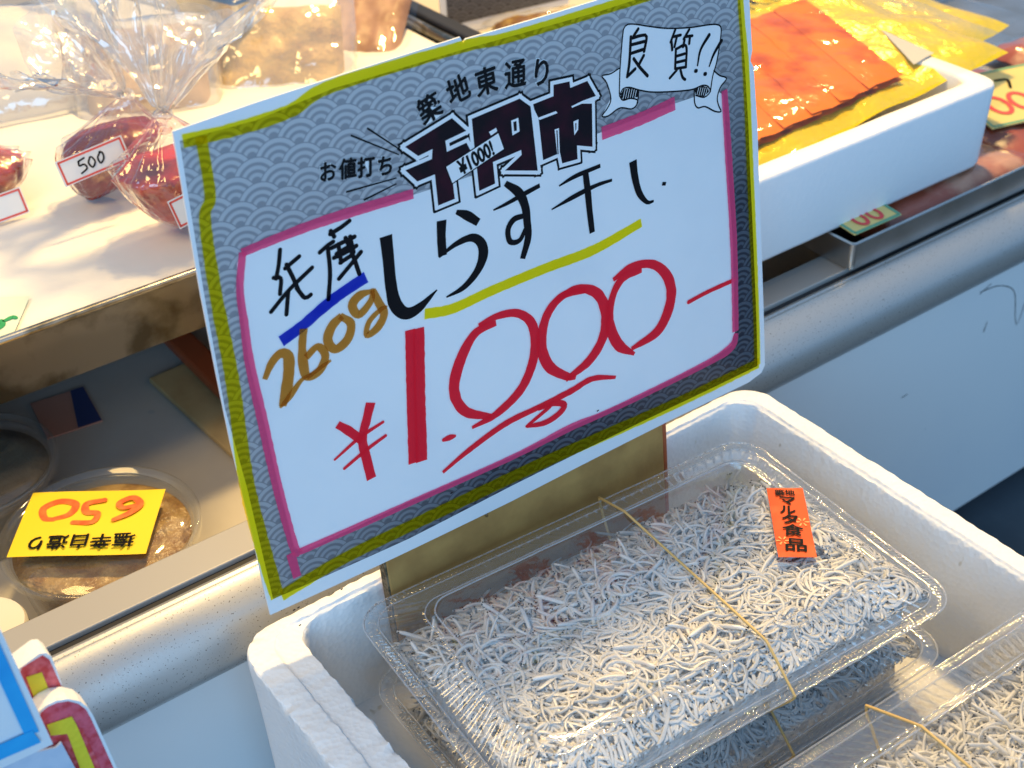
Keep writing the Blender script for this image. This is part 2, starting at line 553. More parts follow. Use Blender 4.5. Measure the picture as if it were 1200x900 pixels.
def text_geo(body, size, bold=0.0):
    """glyph outlines of the built-in font as flat triangles, centred on the origin"""
    cu = bpy.data.curves.new('glyph', 'FONT')
    cu.body = body
    cu.size = 1.0
    cu.align_x = 'CENTER'
    cu.align_y = 'CENTER'
    cu.offset = bold
    cu.resolution_u = 3
    o = bpy.data.objects.new('glyph', cu)
    col.objects.link(o)
    dg = bpy.context.evaluated_depsgraph_get()
    me = bpy.data.meshes.new_from_object(o.evaluated_get(dg))
    v = np.array([p.co[:] for p in me.vertices])
    f = [tuple(q.vertices) for q in me.polygons]
    if len(v):
        c = (v.min(0) + v.max(0)) / 2
        v = (v - c) * size
    bpy.data.objects.remove(o)
    bpy.data.curves.remove(cu)
    bpy.data.meshes.remove(me)
    return [tuple(p) for p in v], f

def rrect(x0, x1, y0, y1, r, nx, ny, nc):
    """rounded rectangle; counts per side and per corner so that loops of any size match"""
    out = []
    r = max(1e-4, min(r, (x1 - x0) / 2.01, (y1 - y0) / 2.01))
    for cx, cy, a0, px, py, n in ((x1 - r, y0 + r, -90, x0 + r, y0, nx), (x1 - r, y1 - r, 0, x1, y0 + r, ny),
                                  (x0 + r, y1 - r, 90, x1 - r, y1, nx), (x0 + r, y0 + r, 180, x0, y1 - r, ny)):
        ex, ey = cx + r * math.cos(math.radians(a0)), cy + r * math.sin(math.radians(a0))
        for i in range(n):
            t = i / n
            out.append((px + (ex - px) * t, py + (ey - py) * t))
        for i in range(nc):
            a = math.radians(a0 + 90 * i / nc)
            out.append((cx + r * math.cos(a), cy + r * math.sin(a)))
    return out

def loft(loops, cap_first=False, cap_last=False, closed=True):
    n = len(loops[0])
    v = [p for L in loops for p in L]
    f = []
    for i in range(len(loops) - 1):
        for k in range(n if closed else n - 1):
            a, b = i * n + k, i * n + (k + 1) % n
            f.append((a, b, b + n, a + n))
    if cap_first:
        f.append(tuple(range(n))[::-1])
    if cap_last:
        f.append(tuple((len(loops) - 1) * n + k for k in range(n)))
    return v, f

def nz(x, y, z, s, seed=0.0):
    return noise.noise(Vector((x * s + seed, y * s + seed * 1.7, z * s - seed)))

# ------------------------------------------------------------------ setting: floor and display case
v, f = boxgeo(-1.2, 2.2, -1.2, 0.35, -0.34, -0.30)
tag(mk('floor', v, f, FLOOR), kind='structure', label='dark blue grey floor below the counter')

case = empty('display_case', (0.3, 0.06, -0.30), 'long metal and white refrigerated display case with rounded aluminium front rail', 'display case')
X0, X1 = -0.7, 1.5
# rounded rail: flat land, groove, half round nose, lower lip
prof = [(0.0575, -0.0275), (0.0575, -0.0200), (0.0552, -0.0198), (0.0545, -0.0206), (0.0537, -0.0200)]
_nose = catmull([(.0530, -.0199), (.0490, -.0212), (.0440, -.0245), (.0390, -.0300), (.0352, -.0375), (.0342, -.0460), (.0365, -.0545), (.0420, -.0612), (.0490, -.0640)], .0016)
prof += [(float(q[0]), float(q[1])) for q in _nose]
prof += [(0.0556, -0.0655), (0.0556, -0.0690)]
xs = np.linspace(X0, X1, 60)
v, f = loft([[(x, p[0], p[1]) for p in prof] for x in xs], closed=False)
mk('rail', v, [q[::-1] for q in f], RAIL, case, smooth=True)
v, f = boxgeo(X0, X1, 0.0577, 0.0622, -0.030, -0.0216)
mk('gasket', v, f, GASKET, case)
v, f = boxgeo(X0, X1, 0.0624, 0.0832, -0.030, -0.0188, 0.0008)
mk('inner_strip', v, f, STRIP, case)
b = Buf()
b.add(*boxgeo(X0, X1, 0.056, 0.075, -0.285, -0.0305, 0.001))
mk('front_panel', b.v, b.f, PANEL, case)
b = Buf()
b.add(*boxgeo(X0, X1, 0.0755, 0.083, -0.10, -0.0305))
b.add(*boxgeo(X0, X1, 0.0835, 1.6, -0.10, -0.0700))
mk('case_floor', b.v, b.f, WELL, case)
# hairline scratches on the panel
for pts in ([(0.602, -0.078), (0.604, -0.094), (0.598, -0.128), (0.593, -0.122), (0.585, -0.098), (0.566, -0.086), (0.545, -0.083)],
            [(0.545, -0.0845), (0.556, -0.0805)], [(0.478, -0.139), (0.484, -0.1385)], [(0.560, -0.112), (0.558, -0.120)]):
    v, f = ribbon([(p[0] * 1000, p[1] * 1000, 0.55) for p in pts], step=2, wob=0.8)
    mk('scratch', [(p[0] / 1000, 0.0557, p[1] / 1000) for p in v], f, PRINT_BLACK, case)

# ------------------------------------------------------------------ polystyrene fish box
def fish_box():
    nx, ny, nc = 170, 170, 16
    # (left, right, back, front insets, z, radius, roughness of the edge)
    rows = [(.010, .010, .006, .006, -.300, .020, 0), (.006, .006, .004, .004, -.22, .016, 0), (.003, .003, .002, .002, -.12, .0165, 0.2),
            (.0015, .0015, .001, .001, -.06, .017, .3), (.0008, .0008, .0005, .0005, -.040, .017, .5), (.0002, .0002, 0, 0, -.030, .017, .6), (0, 0, 0, 0, -.0225, .017, 1.0),
            (.0002, .0002, .0001, .0002, -.0208, .017, 1.2), (.0008, .0007, .0004, .0008, -.0201, .0165, 1.2), (.0030, .0025, .0012, .003, -.0199, .016, .6), (.0065, .0052, .0025, .006, -.0199, .0155, .4),
            (.0108, .0086, .0040, .010, -.0200, .015, .5), (.0118, .0094, .0048, .012, -.0202, .0145, .9), (.0122, .0098, .0051, .0125, -.0206, .0142, .9), (.0128, .0101, .0053, .0130, -.0212, .017, .6),
            (.0138, .0104, .0055, .0140, -.0215, .0165, .5), (.0160, .0107, .0057, .0155, -.0217, .016, .4), (.0225, .0110, .0062, .0215, -.0220, .014, .5), (.0246, .0114, .0066, .0240, -.0224, .013, 1.4), (.0252, .0118, .0070, .0250, -.0236, .0128, 1.6),
            (.0256, .0124, .0074, .0256, -.0262, .0125, 1.0), (.0262, .0150, .0078, .0262, -.040, .012, .4), (.0275, .0170, .0082, .0275, -.065, .012, .2), (.0285, .0195, .0086, .0285, -.0860, .012, .1)]
    loops = []
    for l, r, bk, fr, z, rad, rg in rows:
        L = rrect(-.0160 + l, .2885 - r, -.330 + fr, .0165 - bk, rad, nx, ny, nc)
        out = []
        for (x, y) in L:
            left = max(0, min(1, (.05 - x) / .05))
            k = rg * (0.00035 + 0.0005 * left * max(0, min(1, (.005 - y) / .05)))
            chip = max(0, nz(x, y, 0, 140, 21) - .30) * .0035 * min(rg, 1.2) * (.35 + left)
            out.append((x + k * nz(x, y, z, 230), y + k * nz(x, y, z, 230, 5), z + 1.0 * k * nz(x, y, 0, 210, 9) + (.0004 * rg * nz(x, y, 0, 60, 3)) - chip))
        loops.append(out)
    v, f = loft(loops, cap_first=True, cap_last=True)
    root = empty('fish_box', (0.139, -0.15, -0.30), 'chipped white polystyrene fish box holding clear packs of whitebait', 'foam box')
    mk('foam_body', v, f, FOAM, root, smooth=True, sharp=24)
    m = frame((-.0100, -.043, -.0430), (0, -1, 0), (0, 0, 1))
    q, g = fill([(-.0035, .0045), (.0035, .0020), (.020, .0030), (.020, -.02), (.001, -.02)])
    mk('printed_mark', [(x - .0016, y, z) for x, y, z in xf(m, q)], g, PRINT_BLACK, root)
fish_box()

# ------------------------------------------------------------------ clear packs of whitebait
CW, CD = 0.1105, 0.071            # half width, half depth of a pack at the flange
def lid_z(i):
    if i < .006: return .0012
    if i < .023: return .0012 + (i - .006) / .017 * .0108
    return .0120
def pack_loops(rows):
    nx, ny, nc = 430, 270, 30
    outer = rrect(-CW, CW, -CD, CD, .015, nx, ny, nc)
    s, acc = [0], 0
    for a, b in zip(outer, outer[1:]):
        acc += math.hypot(b[0] - a[0], b[1] - a[1])
        s.append(acc)
    loops = []
    for ins, z, rib, tick, rad in rows:
        L = rrect(-CW + ins, CW - ins, -CD + ins, CD - ins, rad, nx, ny, nc)
        out = []
        for k, (x, y) in enumerate(L):
            w = math.sin(2 * math.pi * s[k] / .0056)
            t = math.sin(2 * math.pi * s[k] / .0021)
            h = rib * w + tick * t
            # ribs push the wall outwards and up
            ax, ay = abs(x) / CW, abs(y) / CD
            nxx, nyy = (math.copysign(1, x), 0) if (CW - abs(x)) < (CD - abs(y)) else (0, math.copysign(1, y))
            out.append((x + nxx * h * .7, y + nyy * h * .7, z + h + .00035 * nz(x, y, z, 60)))
        loops.append(out)
    return loops
lid_rows = [(-.0004, -.0008, 0, .0001, .0154), (0, .0004, .0002, .0002, .015), (.0014, .0006, .0001, .0001, .014), (.0020, .0007, .0001, .0007, .014), (.0040, .0007, .0001, .0007, .013), (.0046, .0006, .0001, .0001, .013), (.0052, .0010, .0003, 0, .013), (.0058, .0018, .0004, 0, .013),
            (.0085, .0030, .0003, 0, .0125), (.0130, .0056, .00025, 0, .012), (.0180, .0088, .00025, 0, .0115), (.0196, .0098, .0004, 0, .011), (.0206, .0101, .0004, 0, .011), (.0218, .0101, 0, 0, .011), (.0226, .0104, 0, 0, .011), (.0236, .0122, 0, 0, .0105),
            (.0246, .0127, 0, 0, .010), (.0262, .0126, 0, 0, .010), (.0280, .0122, 0, 0, .009), (.0400, .0121, 0, 0, .008), (.0550, .0121, 0, 0, .006), (.0660, .0121, 0, 0, .003)]
tray_rows = [(.0004, -.0012, 0, .0001, .0146), (.0042, -.0012, 0, .0002, .013), (.0062, -.0030, .0002, 0, .0125), (.0090, -.0100, .0004, 0, .0115), (.0120, -.0180, .0004, 0, .0105),
             (.0150, -.0232, .0003, 0, .010), (.0180, -.0246, 0, 0, .009), (.0600, -.0246, 0, 0, .004)]
LV, LF = loft(pack_loops(lid_rows), cap_last=True)
TV, TF = loft(pack_loops(tray_rows), cap_last=True)

def fish_shape(seed):
    r = random.Random(seed)
    n, k = 14, 6
    L = r.uniform(.028, .044)
    bend = r.choice((-1, 1)) * r.uniform(1.6, 6.4) * (1 if r.random() < .88 else .25)
    R = r.uniform(.00068, .00100)
    p, a, e = Vector((0, 0, 0)), 0.0, r.uniform(-.25, .25)
    pts, ra = [], []
    for i in range(n):
        t = i / (n - 1)
        pts.append(p.copy())
        ra.append(R * (.55 if i == 0 else (1.05 - .10 * t if t < .5 else 1.35 - .80 * t)))
        a += bend / (n - 1) * (.6 + .8 * t)
        p = p + Vector((math.cos(a), math.sin(a), e * math.sin(t * 5))) * L / (n - 1)
    c = sum(pts, Vector()) / n
    pts = [q - c for q in pts]
    v, f = tube(pts, [max(x, .00022) for x in ra], k)
    nb = len(f)
    d = (pts[1] - pts[0]).normalized()
    s = d.cross(Vector((0, 0, 1))).normalized()
    for sg in (-1, 1):
        c = pts[0] + d * .0007 + s * sg * R * .62 + Vector((0, 0, R * .45))
        q = .00050
        o = len(v)
        v += [(c + Vector(w) * q)[:] for w in ((1, 0, 0), (-1, 0, 0), (0, 1, 0), (0, -1, 0), (0, 0, 1), (0, 0, -1))]
        f += [tuple(o + i for i in t) for t in ((0, 2, 4), (2, 1, 4), (1, 3, 4), (3, 0, 4), (2, 0, 5), (1, 2, 5), (3, 1, 5), (0, 3, 5))]
    return np.array(v), f, nb
SHAPES = [fish_shape(100 + i) for i in range(28)]
FISH_MESH = []
for v, f, nb in SHAPES[:16]:
    me = bpy.data.meshes.new('whitebait')
    me.from_pydata(v.tolist(), [], f)
    me.materials.append(FISH); me.materials.append(EYE)
    me.polygons.foreach_set('use_smooth', [True] * len(f))
    me.polygons.foreach_set('material_index', [0 if i < nb else 1 for i in range(len(f))])
    FISH_MESH.append(me)

def rotm(rz, rx, ry):
    return np.array((Matrix.Rotation(rz, 3, 'Z') @ Matrix.Rotation(rx, 3, 'X') @ Matrix.Rotation(ry, 3, 'Y')))

def heap_height(x, y, seed):
    ins = min(CW - abs(x), CD - abs(y))
    h = lid_z(ins) - .0017
    m = .0086 + .0040 * nz(x, y, 0, 30, seed) + .0012 * nz(x, y, 0, 70, seed)
    back = max(0, min(1, (y - .006) / .042))
    right = max(0, min(1, (x - .055) / .05))
    m -= .0270 * back ** 1.6 + .0085 * right ** 2
    return min(h, m)

def heap(M, n, singles, seed, label, group):
    r = np.random.RandomState(seed)
    V, F, MI = [], [], []
    off = 0
    # bed below the loose fish
    gx, gy = 56, 36
    bx, by = np.linspace(-CW + .014, CW - .014, gx), np.linspace(-CD + .014, CD - .014, gy)
    bv, bf = [], []
    for yy in by:
        for xx in bx:
            edge = min((CW - .014) - abs(xx), (CD - .014) - abs(yy)) < 1e-6
            bv.append((xx, yy, -.022 if edge else max(-.0215, heap_height(xx, yy, seed) - .0026)))
    for j in range(gy - 1):
        for i in range(gx - 1):
            a = j * gx + i
            bf.append((a, a + 1, a + gx + 1, a + gx))
    V.append(np.array(bv)); F += bf; MI += [2] * len(bf); off += len(bv)
    spots = []
    for k in range(n):
        x = r.uniform(-CW + .010, CW - .010)
        y = r.uniform(-CD + .010, CD - .010)
        h = heap_height(x, y, seed)
        z = max(h - .0034 * r.rand() ** 1.2, -.0215 + .004 * r.rand())
        flow = 7 * nz(x, y, 0, 22, seed + 2)
        A = rotm(flow + r.normal(0, .9), r.normal(0, .22), r.normal(0, .22))
        if singles and len(spots) < singles and abs(x) < CW - .040 and abs(y) < CD - .036 and r.rand() < .62:
            spots.append((x, y, min(h + .0004, .0094) + .0005 * r.rand(), r.uniform(0, 6.28), r.normal(0, .035), r.normal(0, .035), r.randint(len(FISH_MESH))))
            continue
        v, f, nb = SHAPES[r.randint(len(SHAPES))]
        P = v @ A.T + np.array((x, y, z))
        # pressed against the tray walls and the lid
        P[:, 0] = np.clip(P[:, 0], -CW + .0085 + .002 * r.rand(), CW - .0085 - .002 * r.rand())
        P[:, 1] = np.clip(P[:, 1], -CD + .0085 + .002 * r.rand(), CD - .0085 - .002 * r.rand())
        ins = np.minimum(CW - np.abs(P[:, 0]), CD - np.abs(P[:, 1]))
        top = np.where(ins < .006, .0012, np.where(ins < .023, .0012 + (ins - .006) / .017 * .0108, .0120)) - .0009
        P[:, 2] = np.minimum(P[:, 2], top - .0012 * r.rand() + .00002 * (np.arange(len(P)) % 6))
        V.append(P)
        F += [tuple(i + off for i in t) for t in f]
        MI += [0 if i < nb else 1 for i in range(len(f))]
        off += len(P)
    o = mk('whitebait_heap', np.concatenate(V), F, [FISH, EYE, FISHBED], None, True, True, M)
    o.data.polygons.foreach_set('material_index', MI)
    tag(o, label, 'whitebait', group, 'stuff')
    for (x, y, z, rz, rx, ry, k) in spots:
        c = bpy.data.objects.new('whitebait', FISH_MESH[k])
        col.objects.link(c)
        c.parent = o
        c.location = (x, y, z)
        c.rotation_euler = (rx, ry, rz)
    return o

BEAD = film('lid_ridge_plastic', (0.97, 0.97, 0.97), 0.05, 0.16, (0.9, 0.93, 0.97), gain=3.0)
BV, BF = [], []
_b = Buf()
for ins, z, rad, rr in ((.0243, .0127, .010, .00045), (.0208, .0103, .011, .00032), (.0052, .0010, .013, .00040), (-.0002, .0000, .0152, .00045)):
    P = [(x, y, z + .00025 * nz(x, y, z, 60)) for x, y in rrect(-CW + ins, CW - ins, -CD + ins, CD - ins, rad, 60, 40, 14)]
    _b.add(*tube(P, rr, 6, True))
BEADME = None
LIDME = TRAYME = None
def pack(M, label, group='clear packs of whitebait in the foam box'):
    global LIDME, TRAYME, BEADME
    root = empty('food_pack', (0, 0, 0), label, 'food pack', group, M)
    if LIDME is None:
        LIDME = mk('lid', LV, LF, LID, root, True, True).data
        BEADME = mk('lid_ridges', _b.v, _b.f, BEAD, root, True, True).data
        TRAYME = mk('tray', TV, TF, TRAYPL, root, True, True).data
    else:
        for nme, me in (('lid', LIDME), ('lid_ridges', BEADME), ('tray', TRAYME)):
            o = bpy.data.objects.new(nme, me)
            col.objects.link(o)
            o.parent = root
            reg(o, M)
    return root

def packM(x, y, z, deg):
    return Matrix.Translation((x, y, z)) @ Matrix.Rotation(math.radians(deg), 4, 'Z')
M_top = packM(.1385, -.0790, -.0200, -3.6)
M_low = packM(.1420, -.0800, -.0578, -1.5)
M_front = packM(.1640, -.2455, -.0200, -2.0)
M_flow = packM(.1500, -.2440, -.0578, 0.5)
p_top = pack(M_top, 'clear pack of whitebait with orange sticker, lying against the cardboard strip')
p_low = pack(M_low, 'clear whitebait pack stacked underneath the one with the orange sticker')
p_front = pack(M_front, 'clear whitebait pack in the front of the foam box, away from the price sign')
p_flow = pack(M_flow, 'clear whitebait pack underneath the front pack of the foam box')
HG = 'heaps of whitebait in the packs'
heap(M_top, 3200, 290, 3, 'pale boiled whitebait filling the pack with the orange sticker', HG)
heap(M_low, 1900, 0, 5, 'pale whitebait inside the lower pack, below the orange-stickered one', HG)
heap(M_front, 2500, 0, 8, 'pale whitebait inside the front pack of the foam box', HG)
heap(M_flow, 600, 0, 9, 'pale whitebait inside the pack below the front pack', HG)

# orange sticker with its lettering
SM = frame((.2125, -.0860, -.0066), (.0128, -.0103, 0), (.0276, .0384, 0))
v, f = fill([(-.0083, -.0236), (.0083, -.0236), (.0083, .0236), (-.0083, .0236)], 0, .006, lambda x, y: .00012 * math.sin(y * 200) + .0002)
st = mk('sticker', xf(SM, v), f, ORANGE, p_top)
HALO = mat('white_print_halo', (0.85, 0.80, 0.74), 0.5)
PETAL = mat('pale_orange_print', (0.95, 0.36, 0.10), 0.5)
def letters(body, size, x, y, base, m, parent, name='lettering', bold=0.0, sx=1.0, sy=1.0, rot=0.0, lift=0.0003, halo=None, weight=0.0):
    v, f = text_geo(body, size, bold)
    R = Matrix.Rotation(math.radians(rot), 3, 'Z')
    P = [R @ Vector((p[0] * sx, p[1] * sy, 0)) + Vector((x, y, lift)) for p in v]
    if halo:
        v2, f2 = text_geo(body, size, bold + .035)
        mk(name + '_outline', xf(base, [R @ Vector((p[0] * sx, p[1] * sy, 0)) + Vector((x, y, lift - .00012)) for p in v2]), f2, halo, parent)
    if weight:
        b = Buf()
        for q, (ox, oy) in enumerate(((0, 0), (weight, 0), (-weight, 0), (0, weight), (0, -weight))):
            b.add([(p[0] + ox, p[1] + oy, p[2] + .000004 * q) for p in P], f)
        P, f = b.v, b.f
    return mk(name, xf(base, P), f, m, parent)
for (px, py) in ((.0050, -.0005), (-.0052, -.0130)):
    for k in range(6):
        a = k * math.pi / 3
        v, f = ribbon([(px * 1000 + math.cos(a), py * 1000 + math.sin(a), .5), (px * 1000 + 2.9 * math.cos(a), py * 1000 + 2.9 * math.sin(a), .9)], step=.7)
        mk('petal', xf(SM, [(p[0] / 1000, p[1] / 1000, .00045) for p in v]), f, PETAL, st)
letters('築地', .0046, -.0005, .0195, SM, PRINT_BLACK, st, bold=.0, lift=.0008, weight=.00012)
for ch, y, x, sz in (('マ', .0138, .0000, .0068), ('ル', .0076, -.0006, .0064), ('タ', .0014, -.0004, .0074), ('食', -.0062, .0000, .0080), ('品', -.0160, .0002, .0088)):
    letters(ch, sz, x, y, SM, PRINT_BLACK, st, bold=.0, lift=.0008, weight=.00022, sx=1.2, rot=-6)

# amber rubber bands round the packs
def straight(pts, n=8):
    out = []
    for a, b in zip(pts, pts[1:] + pts[:1]):
        for i in range(n):
            out.append(tuple(a[k] + (b[k] - a[k]) * i / n for k in range(3)))
    return out
def band_loop(pts, label):
    v, f = tube(straight(pts), .00065, 6, closed=True)
    o = mk('rubber_band', v, f, RUBBER, None, True)
    tag(o, label, 'rubber band', 'rubber bands round the whitebait packs')
band_loop([(.1655, -.0082, -.0188), (.1590, -.0345, -.0066), (.1558, -.0784, -.0066), (.1520, -.1310, -.0066), (.1485, -.1520, -.0192), (.1485, -.1500, -.0230), (.150, -.135, -.0456), (.163, -.024, -.0456), (.1655, -.0090, -.0230)],
          'amber rubber band across the whitebait pack with the orange sticker')
band_loop([(.158, -.0085, -.0566), (.157, -.032, -.0444), (.1555, -.131, -.0444), (.152, -.1525, -.0570), (.152, -.150, -.061), (.154, -.136, -.0832), (.158, -.026, -.0832), (.158, -.0095, -.061)],
          'amber rubber band round the lower whitebait pack, under the stickered pack')
band_loop([(.1668, -.1725, -.0188), (.1660, -.1985, -.0066), (.1610, -.2930, -.0066), (.159, -.3185, -.0190), (.159, -.3165, -.023), (.160, -.302, -.0456), (.1660, -.189, -.0456), (.1668, -.1735, -.0230)],
          'amber rubber band across the front whitebait pack')
